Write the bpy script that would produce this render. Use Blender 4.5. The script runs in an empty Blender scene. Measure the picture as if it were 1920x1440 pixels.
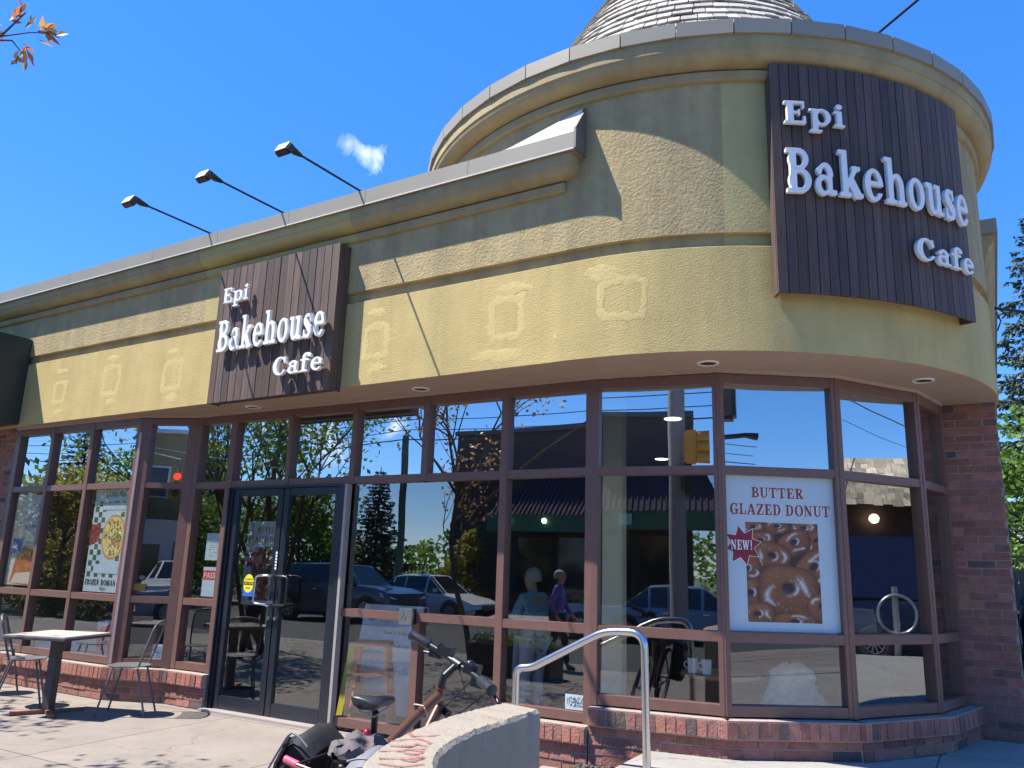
import bpy, bmesh, math, random
import numpy as np
from mathutils import Vector, Matrix, Quaternion
S = bpy.context.scene
COL = S.collection
rad = math.radians
# ------------------------------------------------------------------ camera
CAM = Vector((0.1335, -5.9069, 1.4193))
YAW, PITCH, ROLL, FPX = -0.533, 0.2264, 0.0317, 1519.8
cd = bpy.data.cameras.new('camera'); cam = bpy.data.objects.new('camera', cd); COL.objects.link(cam)
fw = Vector((math.sin(YAW)*math.cos(PITCH), math.cos(YAW)*math.cos(PITCH), math.sin(PITCH)))
r0 = Vector((math.cos(YAW), -math.sin(YAW), 0)); u0 = r0.cross(fw)
rt = r0*math.cos(ROLL)+u0*math.sin(ROLL); up = -r0*math.sin(ROLL)+u0*math.cos(ROLL)
cam.matrix_world = Matrix(((rt.x, up.x, -fw.x, CAM.x), (rt.y, up.y, -fw.y, CAM.y), (rt.z, up.z, -fw.z, CAM.z), (0, 0, 0, 1)))
cd.sensor_width = 36; cd.lens = FPX/1920*36; cd.clip_end = 2000; cd.clip_start = 0.05
S.camera = cam
# ------------------------------------------------------------------ sky, sun, exposure
SUN = Vector((-0.435, -0.290, 0.852)).normalized()
EL = math.asin(SUN.z); AZ = math.atan2(SUN.x, SUN.y)
W = bpy.data.worlds.new('World'); S.world = W; W.use_nodes = True
nt = W.node_tree; nt.nodes.clear()
def N(t, ty, **k):
    n = t.nodes.new(ty)
    for a, b in k.items():
        if a.startswith('i_'):
            key = a[2:]; key = int(key) if key.isdigit() else key.replace('_', ' ')
            n.inputs[key].default_value = b
        else: setattr(n, a, b)
    return n
sky = N(nt, 'ShaderNodeTexSky', sky_type='NISHITA', sun_disc=False, sun_elevation=EL, sun_rotation=AZ, altitude=200, air_density=0.9, dust_density=0.0, ozone_density=4.5)
hs = N(nt, 'ShaderNodeHueSaturation', i_Saturation=1.24, i_Hue=0.506, i_Value=0.90)
nt.links.new(sky.outputs[0], hs.inputs['Color'])
tc = N(nt, 'ShaderNodeTexCoord')
noi = N(nt, 'ShaderNodeTexNoise', i_Scale=16.0, i_Detail=10.0, i_Roughness=0.66, i_Distortion=0.8)
nt.links.new(tc.outputs['Generated'], noi.inputs['Vector'])
cloudsum = None
for d, rr, am in [((-0.594, 0.653, 0.469), 0.060, 0.8), ((-0.607, 0.637, 0.477), .040, .35), ((-0.618, -0.769, 0.164), 0.06, .9), ((-0.677, -0.723, 0.14), 0.09, 1.0), ((-0.72, -0.66, 0.17), 0.10, 1.0), ((-0.86, -0.40, 0.30), 0.07, .8)]:
    v = Vector(d).normalized()
    dist = N(nt, 'ShaderNodeVectorMath', operation='DISTANCE'); nrm = N(nt, 'ShaderNodeVectorMath', operation='NORMALIZE')
    nt.links.new(tc.outputs['Generated'], nrm.inputs[0]); nt.links.new(nrm.outputs[0], dist.inputs[0]); dist.inputs[1].default_value = v
    mr = N(nt, 'ShaderNodeMapRange', i_From_Min=rr, i_From_Max=0.0, i_To_Min=-0.42, i_To_Max=0.13)
    nt.links.new(dist.outputs['Value'], mr.inputs['Value'])
    ad = N(nt, 'ShaderNodeMath', operation='ADD'); nt.links.new(mr.outputs[0], ad.inputs[0]); nt.links.new(noi.outputs['Fac'], ad.inputs[1])
    m2 = N(nt, 'ShaderNodeMapRange', i_From_Min=0.50, i_From_Max=0.80, i_To_Min=0.0, i_To_Max=am)
    nt.links.new(ad.outputs[0], m2.inputs['Value'])
    if cloudsum is None: cloudsum = m2
    else:
        mx = N(nt, 'ShaderNodeMath', operation='MAXIMUM'); nt.links.new(cloudsum.outputs[0], mx.inputs[0]); nt.links.new(m2.outputs[0], mx.inputs[1]); cloudsum = mx
mixc = N(nt, 'ShaderNodeMix', data_type='RGBA'); mixc.inputs[7].default_value = (6.0, 6.2, 6.5, 1)
deep = N(nt, 'ShaderNodeMix', data_type='RGBA'); deep.inputs[0].default_value = 0.5; deep.inputs[7].default_value = (0.13, 0.82, 2.75, 1); nt.links.new(hs.outputs[0], deep.inputs[6])
nt.links.new(cloudsum.outputs[0], mixc.inputs[0]); nt.links.new(deep.outputs[2], mixc.inputs[6])
bg = N(nt, 'ShaderNodeBackground', i_Strength=0.15); out = N(nt, 'ShaderNodeOutputWorld')
nt.links.new(mixc.outputs[2], bg.inputs[0]); nt.links.new(bg.outputs[0], out.inputs[0])
sl = bpy.data.lights.new('sun', 'SUN'); sl.energy = 4.3; sl.angle = rad(0.53); sl.color = (1.0, 0.94, 0.83)
so = bpy.data.objects.new('sun', sl); COL.objects.link(so); so.rotation_euler = SUN.to_track_quat('Z', 'Y').to_euler(); so.location = (-20, -30, 40)
S.view_settings.view_transform = 'Standard'; S.view_settings.look = 'None'; S.view_settings.exposure = 1.30; S.view_settings.gamma = 1
S.cycles.use_denoising = True
S.cycles.max_bounces = 8; S.cycles.transparent_max_bounces = 16; S.cycles.glossy_bounces = 4; S.cycles.caustics_reflective = False; S.cycles.caustics_refractive = False
# ------------------------------------------------------------------ helpers
def lin(c): return tuple((x/12.92 if x <= .04045 else ((x+.055)/1.055)**2.4) for x in c)
def hexc(h): return lin(tuple(int(h[i:i+2], 16)/255 for i in (0, 2, 4)))
def newmat(name):
    m = bpy.data.materials.new(name); m.use_nodes = True; t = m.node_tree
    return m, t, t.nodes['Principled BSDF'], t.nodes['Material Output']
def mat(name, col, rough=0.6, metal=0.0, var=0.12, scale=8.0, bump=0.0, bscale=60.0, tint=False, spec=0.5, dirt=0.0, dscale=1.5, dcol=(0.1, 0.08, 0.06), trans=0.0, det=6.0, stretch=None, coat=0.0, streak=0.0):
    m, t, b, o = newmat(name); L = t.links.new
    co = N(t, 'ShaderNodeTexCoord'); src = co.outputs['Object']
    if stretch:
        mp = N(t, 'ShaderNodeMapping'); mp.inputs['Scale'].default_value = stretch; L(src, mp.inputs[0]); src = mp.outputs[0]
    n1 = N(t, 'ShaderNodeTexNoise', i_Scale=scale, i_Detail=det, i_Roughness=.65); L(src, n1.inputs['Vector'])
    mr = N(t, 'ShaderNodeMapRange', i_From_Min=.25, i_From_Max=.75, i_To_Min=1-var, i_To_Max=1+var); L(n1.outputs['Fac'], mr.inputs['Value'])
    base = N(t, 'ShaderNodeVectorMath', operation='SCALE'); base.inputs[0].default_value = col; L(mr.outputs[0], base.inputs['Scale'])
    cur = base.outputs[0]
    if tint:
        at = N(t, 'ShaderNodeAttribute', attribute_name='tint'); mu = N(t, 'ShaderNodeVectorMath', operation='MULTIPLY')
        L(cur, mu.inputs[0]); L(at.outputs['Vector'], mu.inputs[1]); cur = mu.outputs[0]
    if streak > 0:
        mp2 = N(t, 'ShaderNodeMapping'); mp2.inputs['Scale'].default_value = (5, 5, .45); L(co.outputs['Object'], mp2.inputs[0])
        n5 = N(t, 'ShaderNodeTexNoise', i_Scale=1.0, i_Detail=6.0, i_Roughness=.6); L(mp2.outputs[0], n5.inputs['Vector'])
        m5 = N(t, 'ShaderNodeMapRange', i_From_Min=.42, i_From_Max=.72, i_To_Min=1.0, i_To_Max=1-streak); L(n5.outputs['Fac'], m5.inputs['Value'])
        v5 = N(t, 'ShaderNodeVectorMath', operation='SCALE'); L(cur, v5.inputs[0]); L(m5.outputs[0], v5.inputs['Scale']); cur = v5.outputs[0]
    if dirt > 0:
        n2 = N(t, 'ShaderNodeTexNoise', i_Scale=dscale, i_Detail=8.0, i_Roughness=.7); L(src, n2.inputs['Vector'])
        m3 = N(t, 'ShaderNodeMapRange', i_From_Min=.48, i_From_Max=.75, i_To_Min=0.0, i_To_Max=dirt); L(n2.outputs['Fac'], m3.inputs['Value'])
        mx = N(t, 'ShaderNodeMix', data_type='RGBA'); L(m3.outputs[0], mx.inputs[0]); L(cur, mx.inputs[6]); mx.inputs[7].default_value = (*dcol, 1); cur = mx.outputs[2]
    L(cur, b.inputs['Base Color'])
    b.inputs['Roughness'].default_value = rough; b.inputs['Metallic'].default_value = metal; b.inputs['Specular IOR Level'].default_value = spec
    b.inputs['Coat Weight'].default_value = coat
    if bump > 0:
        n4 = N(t, 'ShaderNodeTexNoise', i_Scale=bscale, i_Detail=5.0, i_Roughness=.6); L(src, n4.inputs['Vector'])
        bp = N(t, 'ShaderNodeBump', i_Strength=bump, i_Distance=.01); L(n4.outputs['Fac'], bp.inputs['Height']); L(bp.outputs[0], b.inputs['Normal'])
    if trans > 0:
        tr = N(t, 'ShaderNodeBsdfTranslucent'); L(cur, tr.inputs[0]); ms = N(t, 'ShaderNodeMixShader', i_Fac=trans)
        L(b.outputs[0], ms.inputs[1]); L(tr.outputs[0], ms.inputs[2]); L(ms.outputs[0], o.inputs[0])
    return m
def emit(name, col, st):
    m, t, b, o = newmat(name); b.inputs['Base Color'].default_value = (*col, 1); b.inputs['Emission Color'].default_value = (*col, 1); b.inputs['Emission Strength'].default_value = st
    return m
def glass(name, fmin, tint, refl=(0.95, 0.98, 1.0), ior=1.55):
    m, t, b, o = newmat(name); t.nodes.remove(b); L = t.links.new
    fr = N(t, 'ShaderNodeFresnel', i_IOR=ior); ge = N(t, 'ShaderNodeNewGeometry'); io = N(t, 'ShaderNodeMapRange', i_To_Min=ior, i_To_Max=1/ior); L(ge.outputs['Backfacing'], io.inputs['Value']); L(io.outputs[0], fr.inputs['IOR']); mr = N(t, 'ShaderNodeMapRange', i_From_Min=0.0, i_From_Max=1.0, i_To_Min=fmin, i_To_Max=1.0); L(fr.outputs[0], mr.inputs['Value'])
    co = N(t, 'ShaderNodeTexCoord'); nz = N(t, 'ShaderNodeTexNoise', i_Scale=1.3, i_Detail=1.0); L(co.outputs['Object'], nz.inputs['Vector'])
    bp = N(t, 'ShaderNodeBump', i_Strength=0.085, i_Distance=.012); L(nz.outputs['Fac'], bp.inputs['Height'])
    g = N(t, 'ShaderNodeBsdfGlossy', i_Roughness=0.0); g.inputs['Color'].default_value = (*refl, 1); L(bp.outputs[0], g.inputs['Normal'])
    tr = N(t, 'ShaderNodeBsdfTransparent'); tr.inputs[0].default_value = (*tint, 1)
    ms = N(t, 'ShaderNodeMixShader'); L(mr.outputs[0], ms.inputs[0]); L(tr.outputs[0], ms.inputs[1]); L(g.outputs[0], ms.inputs[2]); L(ms.outputs[0], o.inputs[0])
    return m
class MB:
    def __init__(s): s.v = []; s.f = []; s.t = []; s.m = []; s.mi = 0
    def add(s, vs, fs, tint=(1, 1, 1)):
        o = len(s.v); s.v += [Vector(x) for x in vs]
        for f in fs: s.f.append([o+i for i in f]); s.t.append(tint); s.m.append(s.mi)
    def hexa(s, p, tint=(1, 1, 1)): s.add(p, [(0, 3, 2, 1), (4, 5, 6, 7), (0, 1, 5, 4), (1, 2, 6, 5), (2, 3, 7, 6), (3, 0, 4, 7)], tint)
    def box(s, c, d, rot=None, tint=(1, 1, 1)):
        c = Vector(c); x, y, z = d[0]/2, d[1]/2, d[2]/2
        p = [Vector(q) for q in ((-x, -y, -z), (x, -y, -z), (x, y, -z), (-x, y, -z), (-x, -y, z), (x, -y, z), (x, y, z), (-x, y, z))]
        if rot is not None: p = [rot @ q for q in p]
        s.hexa([c+q for q in p], tint)
    def bb(s, a, b, tint=(1, 1, 1)): s.box([(a[i]+b[i])/2 for i in range(3)], [abs(b[i]-a[i]) for i in range(3)], None, tint)
    def bar(s, a, b, w, h, upv=(0, 0, 1), tint=(1, 1, 1)):
        a, b = Vector(a), Vector(b); d = (b-a); L = d.length; d.normalize(); sd = d.cross(Vector(upv))
        if sd.length < 1e-4: sd = d.cross(Vector((0, 1, 0)))
        sd.normalize(); uu = sd.cross(d); s.box((a+b)/2, (L, w, h), Matrix(((d.x, sd.x, uu.x), (d.y, sd.y, uu.y), (d.z, sd.z, uu.z))), tint)
    def tube(s, pts, r, n=8, cap=True, tint=(1, 1, 1)):
        pts = [Vector(p) for p in pts]; k = len(pts); R = r if isinstance(r, (list, tuple)) else [r]*k
        ref = None; rings = []
        for i, p in enumerate(pts):
            d = (pts[min(i+1, k-1)]-pts[max(i-1, 0)]).normalized()
            if ref is None: ref = d.orthogonal().normalized()
            ref = (ref-d*ref.dot(d)); ref = ref.normalized() if ref.length > 1e-5 else d.orthogonal().normalized()
            b2 = d.cross(ref); rings.append([p+(ref*math.cos(2*math.pi*j/n)+b2*math.sin(2*math.pi*j/n))*R[i] for j in range(n)])
        vs = [q for rg in rings for q in rg]; fs = []
        for i in range(k-1):
            for j in range(n): fs.append((i*n+j, i*n+(j+1) % n, (i+1)*n+(j+1) % n, (i+1)*n+j))
        if cap: fs += [tuple(range(n-1, -1, -1)), tuple(range((k-1)*n, k*n))]
        s.add(vs, fs, tint)
    def lathe(s, prof, c=(0, 0, 0), n=24, rot=None, tint=(1, 1, 1), a0=0, a1=2*math.pi):
        c = Vector(c); full = abs(a1-a0-2*math.pi) < 1e-6; m = n if full else n+1; vs = []
        for r, z in prof:
            for j in range(m):
                a = a0+(a1-a0)*j/n; q = Vector((r*math.cos(a), r*math.sin(a), z)); vs.append(c+(rot @ q if rot is not None else q))
        fs = []
        for i in range(len(prof)-1):
            for j in range(n):
                j2 = (j+1) % m; fs.append((i*m+j, i*m+j2, (i+1)*m+j2, (i+1)*m+j))
        s.add(vs, fs, tint)
    def prism(s, poly, z0, z1, tint=(1, 1, 1)):
        n = len(poly); vs = [(p[0], p[1], z0) for p in poly]+[(p[0], p[1], z1) for p in poly]
        s.add(vs, [tuple(range(n-1, -1, -1)), tuple(range(n, 2*n))]+[(i, (i+1) % n, n+(i+1) % n, n+i) for i in range(n)], tint)
    def grid(s, rows, tint=(1, 1, 1), closed=False):
        m = len(rows[0]); vs = [p for r in rows for p in r]; fs = []
        for i in range(len(rows)-1):
            for j in range(m if closed else m-1): fs.append((i*m+j, i*m+(j+1) % m, (i+1)*m+(j+1) % m, (i+1)*m+j))
        s.add(vs, fs, tint)
    def sphere(s, c, r, n=10, m=7, tint=(1, 1, 1)):
        r = r if isinstance(r, (tuple, list)) else (r, r, r); c = Vector(c); rows = []
        for i in range(m+1):
            a = -math.pi/2+math.pi*i/m
            rows.append([c+Vector((r[0]*math.cos(a)*math.cos(2*math.pi*j/n), r[1]*math.cos(a)*math.sin(2*math.pi*j/n), r[2]*math.sin(a))) for j in range(n)])
        s.grid(rows, tint, True)
    def mesh(s, name, mats, off=None, smooth=None):
        me = bpy.data.meshes.new(name); off = Vector(off) if off is not None else Vector()
        me.from_pydata([tuple(v-off) for v in s.v], [], s.f)
        for q in (mats if isinstance(mats, (list, tuple)) else [mats]): me.materials.append(q)
        at = me.color_attributes.new('tint', 'FLOAT_COLOR', 'CORNER'); arr = []
        for f, t in zip(s.f, s.t): arr += [t[0], t[1], t[2], 1.0]*len(f)
        at.data.foreach_set('color', arr)
        me.polygons.foreach_set('material_index', s.m)
        if smooth: me.polygons.foreach_set('use_smooth', [True]*len(s.f)); me.update(); me.set_sharp_from_angle(angle=rad(smooth))
        me.update(); return me
    def build(s, name, mats, parent=None, smooth=None, bevel=0, label=None):
        off = WORLD_OFF(parent)
        me = s.mesh(name, mats, off, smooth)
        o = bpy.data.objects.new(name, me); COL.objects.link(o)
        if parent: o.parent = parent
        if bevel:
            bm = bmesh.new(); bm.from_mesh(me); bmesh.ops.bevel(bm, geom=bm.edges[:], offset=bevel, segments=2, affect='EDGES', clamp_overlap=True); bm.to_mesh(me); bm.free()
        if label: o['label'] = label
        return o
def WORLD_OFF(p):
    v = Vector()
    while p is not None: v += p.location; p = p.parent
    return v
def tag(o, label=None, cat=None, group=None, kind=None):
    if label: o['label'] = label
    if cat: o['category'] = cat
    if group: o['group'] = group
    if kind: o['kind'] = kind
    return o
def thing(name, label, cat, loc=(0, 0, 0), group=None):
    o = bpy.data.objects.new(name, None); COL.objects.link(o); o.location = loc; o.empty_display_size = .2
    return tag(o, label, cat, group)
def kids(o): return [c for c in bpy.data.objects if c.parent == o]
def dup(o, parent=None, loc=None, rz=None, label=None):
    c = o.copy(); COL.objects.link(c)
    if parent is not None: c.parent = parent
    if loc is not None: c.location = loc
    if rz is not None: c.rotation_euler = (0, 0, rz)
    if label: c['label'] = label
    for k in kids(o): dup(k, c)
    return c
def struct(name, mb, m, smooth=None, kind='structure'): return tag(mb.build(name, m, None, smooth), kind=kind)
R = random.Random(7)
def jt(a=.15): return 1+R.uniform(-a, a)
# ------------------------------------------------------------------ serif lettering (signed fields traced to outlines)
SHAPES = {
 'E': (.68, 'r .05 0 .62 .08;r .05 .66 .6 .74;r .12 0 .3 .74;r .3 .335 .48 .41;r .55 0 .63 .25;r .53 .52 .6 .74;r .42 .27 .48 .47'),
 'p': (.66, 'e .37 .26 .25 .275;-e .36 .26 .115 .2;r .1 -.24 .25 .5;r .02 .45 .25 .52;r .02 -.24 .36 -.17'),
 'i': (.36, 'r .1 0 .25 .52;r .02 0 .33 .07;r .02 .45 .25 .52;e .175 .67 .095 .085'),
 'B': (.68, 'e .36 .205 .28 .205;e .34 .56 .25 .18;r .12 0 .36 .41;r .12 .38 .34 .74;-r .27 .08 .36 .335;-e .36 .207 .125 .127;-r .27 .45 .34 .665;-e .34 .557 .105 .107;r .12 0 .28 .74;r .03 0 .3 .07;r .03 .67 .3 .74'),
 'a': (.6, 'e .29 .33 .2 .2;-e .27 .31 .085 .14;-r 0 .1 .34 .37;e .14 .39 .07 .065;e .23 .155 .2 .17;-e .26 .155 .09 .1;r .34 .06 .49 .36;e .44 .1 .1 .1;-r .46 .08 .7 .3;r .4 0 .57 .075'),
 'k': (.66, 'r .1 0 .25 .78;r .02 0 .33 .07;r .02 .71 .25 .78;l .24 .2 .48 .49 .05;r .36 .45 .6 .52;l .32 .28 .51 .03 .09;r .38 0 .65 .07'),
 'e': (.57, 'e .28 .26 .26 .275;-e .29 .26 .115 .21;-r .36 .13 .6 .245;r .1 .245 .53 .32'),
 'h': (.68, 'e .38 .31 .2 .215;-e .34 .28 .085 .17;-r .2 -.1 .7 .28;r .43 0 .58 .32;r .36 0 .65 .07;r .1 0 .25 .78;r .02 0 .33 .07;r .02 .71 .25 .78'),
 'o': (.58, 'e .29 .26 .27 .275;-e .29 .26 .12 .21'),
 'u': (.66, 'e .28 .2 .18 .21;-e .32 .24 .075 .18;-r 0 .22 .7 .8;r .1 .18 .25 .52;r .02 .45 .25 .52;r .4 0 .55 .52;r .33 .45 .55 .52;r .5 0 .64 .07'),
 's': (.5, 'e .24 .385 .19 .15;-e .27 .385 .1 .08;-r .27 .25 .6 .4;e .25 .15 .2 .16;-e .22 .15 .1 .09;-r -.1 .13 .24 .3;l .13 .37 .36 .17 .085;r .35 .34 .41 .53;r .06 -.01 .12 .19'),
 'C': (.72, 'e .37 .37 .34 .385;-e .41 .37 .18 .315;-r .52 .2 .9 .52;r .58 .47 .65 .74'),
 'f': (.47, 'e .3 .6 .2 .18;-e .33 .57 .09 .105;-r .2 .2 .7 .6;e .41 .66 .075 .07;r .1 0 .25 .62;r 0 .45 .42 .52;r .02 0 .37 .07'),
 'U': (.72, 'e .36 .24 .26 .25;-e .39 .26 .14 .19;-r 0 .25 .8 .9;r .1 .22 .26 .74;r .54 .22 .62 .74;r .02 .68 .34 .74;r .46 .68 .7 .74'),
 'T': (.7, 'r .27 0 .43 .74;r .03 .66 .67 .74;r .03 .5 .1 .74;r .6 .5 .67 .74;r .18 0 .52 .07'),
 'R': (.74, 'e .34 .55 .26 .19;r .12 .36 .34 .74;-r .27 .43 .34 .67;-e .34 .55 .11 .12;r .12 0 .28 .74;r .03 0 .37 .07;r .03 .67 .3 .74;l .36 .36 .58 .04 .085;r .5 0 .72 .07'),
 'G': (.76, 'e .37 .37 .34 .385;-e .41 .37 .18 .315;-r .52 .34 .9 .52;r .58 .5 .65 .74;r .52 .02 .67 .34;r .42 .29 .74 .36'),
 'L': (.64, 'r .12 0 .28 .74;r .03 0 .6 .08;r .53 0 .61 .27;r .03 .67 .37 .74'),
 'A': (.78, 'l .12 .02 .37 .72 .045;l .62 .02 .39 .7 .085;r .22 .2 .55 .27;r 0 0 .24 .06;r .46 0 .78 .06'),
 'Z': (.66, 'r .05 .67 .61 .74;r .05 0 .62 .07;l .13 .06 .53 .68 .085;r .05 .5 .12 .74;r .55 0 .62 .25'),
 'D': (.76, 'e .33 .37 .36 .37;-r -.2 -.1 .2 .8;r .12 0 .34 .74;-e .32 .37 .2 .3;-r .1 .07 .3 .67;r .12 0 .28 .74;r .03 0 .32 .07;r .03 .67 .32 .74'),
 'O': (.76, 'e .38 .37 .35 .385;-e .38 .37 .18 .315'),
 'N': (.76, 'r .1 0 .17 .74;r .56 0 .63 .74;l .16 .68 .58 .06 .09;r .02 .68 .24 .74;r .02 0 .26 .06;r .47 .68 .72 .74'),
 'W': (.98, 'l .12 .7 .3 .04 .085;l .3 .04 .46 .7 .04;l .46 .7 .64 .04 .085;l .64 .04 .82 .7 .04;r .02 .68 .28 .74;r .72 .68 .94 .74'),
 'F': (.64, 'r .05 .66 .6 .74;r .12 0 .3 .74;r .3 .335 .48 .41;r .03 0 .4 .07;r .53 .52 .6 .74;r .42 .27 .48 .47'),
 'M': (.92, 'r .1 0 .17 .74;r .62 0 .78 .74;l .16 .7 .38 .06 .085;l .38 .06 .64 .7 .045;r .02 .68 .24 .74;r .02 0 .26 .06;r .54 0 .86 .06;r .6 .68 .86 .74'),
 'S': (.6, 'e .29 .55 .23 .2;-e .32 .56 .12 .115;-r .32 .36 .7 .56;e .3 .2 .24 .21;-e .27 .2 .12 .125;-r -.1 .19 .29 .4;l .14 .5 .45 .24 .095;r .44 .5 .5 .74;r .06 0 .12 .24'),
 '!': (.3, 'r .09 .24 .22 .74;e .155 .08 .085 .085')}
def field(ops, X, Y):
    v = np.full(X.shape, -1.0)
    for op in ops.split(';'):
        neg = op[0] == '-'; p = op.lstrip('-').split(); k = p[0]; a = [float(q) for q in p[1:]]
        if k == 'r': f = np.minimum(np.minimum(X-a[0], a[2]-X), np.minimum(Y-a[1], a[3]-Y))
        elif k == 'e': f = (1-np.sqrt(((X-a[0])/a[2])**2+((Y-a[1])/a[3])**2))*min(a[2], a[3])
        else:
            dx, dy = a[2]-a[0], a[3]-a[1]; L = math.hypot(dx, dy); t = ((X-a[0])*dx+(Y-a[1])*dy)/L; q = (-(X-a[0])*dy+(Y-a[1])*dx)/L
            f = np.minimum(a[4]-np.abs(q), np.minimum(t+.02, L+.02-t))
        v = np.minimum(v, -f) if neg else np.maximum(v, f)
    return v
def outline(ch, h=.0125):
    x = np.arange(-.08, 1.08, h)+.0031; y = np.arange(-.32, .88, h)+.0027; X, Y = np.meshgrid(x, y, indexing='ij'); v = field(SHAPES[ch][1], X, Y)
    k = v.copy(); k[1:-1, 1:-1] = (v[1:-1, 1:-1]*4+v[2:, 1:-1]+v[:-2, 1:-1]+v[1:-1, 2:]+v[1:-1, :-2])/8; v = k
    seg = {}
    def ep(i, j, d):
        i2, j2 = (i+1, j) if d == 0 else (i, j+1); a, b = v[i, j], v[i2, j2]; t = a/(a-b)
        return (x[i]+(x[i2]-x[i])*t, y[j]+(y[j2]-y[j])*t)
    nx, ny = v.shape; P = v > 0; links = {}
    for i in range(nx-1):
        for j in range(ny-1):
            c = P[i, j]*1+P[i+1, j]*2+P[i+1, j+1]*4+P[i, j+1]*8
            if c in (0, 15): continue
            b, r_, t_, l_ = (i, j, 0), (i+1, j, 1), (i, j+1, 0), (i, j, 1)
            for s, e in {1: [(l_, b)], 2: [(b, r_)], 3: [(l_, r_)], 4: [(r_, t_)], 5: [(l_, b), (r_, t_)], 6: [(b, t_)], 7: [(l_, t_)], 8: [(t_, l_)], 9: [(t_, b)], 10: [(b, r_), (t_, l_)], 11: [(t_, r_)], 12: [(r_, l_)], 13: [(r_, b)], 14: [(b, l_)]}[int(c)]: links[s] = e
    loops = []
    while links:
        s = next(iter(links)); lp = []; c = s
        while c in links: n2 = links.pop(c); lp.append(ep(*c)); c = n2
        if len(lp) > 6:
            q = []
            for k_ in range(len(lp)):
                a, b, c2 = lp[k_-1], lp[k_], lp[(k_+1) % len(lp)]
                cr = abs((b[0]-a[0])*(c2[1]-b[1])-(b[1]-a[1])*(c2[0]-b[0]))
                if cr > 4e-6 or k_ % 4 == 0: q.append(b)
            loops.append(q)
    return loops
_oc = {}
def letter_mesh(ch, sx, sy, depth, bevel, m):
    if ch not in _oc: _oc[ch] = outline(ch)
    cu = bpy.data.curves.new('glyph', 'CURVE'); cu.dimensions = '2D'; cu.fill_mode = 'BOTH'; cu.extrude = depth/2; cu.bevel_depth = bevel; cu.bevel_resolution = 1; cu.offset = -bevel
    for lp in _oc[ch]:
        sp = cu.splines.new('POLY'); sp.points.add(len(lp)-1); sp.use_cyclic_u = True
        for p, q in zip(sp.points, lp): p.co = (q[0]*sx, q[1]*sy, 0, 1)
    o = bpy.data.objects.new('glyph', cu); COL.objects.link(o); dg = bpy.context.evaluated_depsgraph_get()
    me = bpy.data.meshes.new_from_object(o.evaluated_get(dg)); bpy.data.objects.remove(o); bpy.data.curves.remove(cu)
    me.materials.clear(); me.materials.append(m); return me
def word(txt, x0, x1, base, cap, place, depth, bevel, m, parent, name='letter', grow=1.0):
    adv = sum(SHAPES[c][0] for c in txt)+.03*(len(txt)-1); sx = (x1-x0)/adv; sy = cap/.74; cx = x0
    for c in txt:
        me = letter_mesh(c, sx, sy, depth, bevel, m); me.name = name
        for v in me.vertices: v.co = place(cx+v.co.x, base+v.co.y, v.co.z)-WORLD_OFF(parent)
        o = bpy.data.objects.new(name, me); COL.objects.link(o); o.parent = parent; cx += (SHAPES[c][0]+.03)*sx
def words_one(lines, place, depth, m, parent, name):   # several words in one mesh (print on paper)
    bm = bmesh.new()
    for txt, x0, x1, base, cap in lines:
        adv = sum(SHAPES.get(c, (.3,))[0] for c in txt)+.03*(len(txt)-1); sx = (x1-x0)/adv; sy = cap/.74; cx = x0
        for c in txt:
            if c in SHAPES:
                me = letter_mesh(c, sx, sy, depth, 0, m)
                for v in me.vertices: v.co = place(cx+v.co.x, base+v.co.y, v.co.z)
                bm.from_mesh(me); bpy.data.meshes.remove(me)
            cx += (SHAPES.get(c, (.3,))[0]+.03)*sx
    me = bpy.data.meshes.new(name); 
    off = WORLD_OFF(parent)
    for v in bm.verts: v.co -= off
    bm.to_mesh(me); bm.free(); me.materials.append(m)
    o = bpy.data.objects.new(name, me); COL.objects.link(o); o.parent = parent; return o
def plain_text(lines, place, m, parent, name):          # small print in the built-in face: (text, x, y, size, align)
    bm = bmesh.new(); dg0 = None
    for txt, x, y, size, al in lines:
        cu = bpy.data.curves.new('print', 'FONT'); cu.body = txt; cu.size = size; cu.align_x = al; cu.extrude = .0004; cu.resolution_u = 2
        o = bpy.data.objects.new('print', cu); COL.objects.link(o); dg = bpy.context.evaluated_depsgraph_get()
        me = bpy.data.meshes.new_from_object(o.evaluated_get(dg)); bpy.data.objects.remove(o); bpy.data.curves.remove(cu)
        for v in me.vertices: v.co = place(x+v.co.x, y+v.co.y, v.co.z)
        bm.from_mesh(me); bpy.data.meshes.remove(me)
    me = bpy.data.meshes.new(name); off = WORLD_OFF(parent)
    for v in bm.verts: v.co -= off
    bm.to_mesh(me); bm.free(); me.materials.append(m)
    o = bpy.data.objects.new(name, me); COL.objects.link(o); o.parent = parent; return o
# ------------------------------------------------------------------ materials
M = {}
M['low'] = mat('stucco_lower', (0.545, 0.42, 0.175), .9, var=.10, scale=3, bump=.6, bscale=85, dirt=.14, dscale=2.6, dcol=(.42, .31, .125), streak=.16)
M['up'] = mat('stucco_upper', (0.425, 0.335, 0.175), .92, var=.14, scale=8, bump=1.0, bscale=42, dirt=.25, dscale=1.6, dcol=(.26, .20, .12), streak=.28)
M['new'] = mat('stucco_repaint', (0.44, 0.37, 0.165), .9, var=.08, scale=4, bump=.55, bscale=50)
M['corn'] = mat('stucco_cornice', (0.38, 0.30, 0.165), .9, var=.10, scale=3, bump=.35, bscale=60, dirt=.35, dscale=2.0, dcol=(.18, .15, .095), streak=.2)
M['patch'] = mat('plaster_patch', (0.58, 0.455, 0.19), .87, var=.06, scale=9, bump=.4, bscale=40)
M['coping'] = mat('coping_metal', (0.29, 0.265, 0.215), .45, var=.06, scale=2, dirt=.12, dcol=(.18, .165, .145), spec=.4)
M['edge'] = mat('coping_drip', (0.62, 0.60, 0.55), .4, var=.05)
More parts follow.
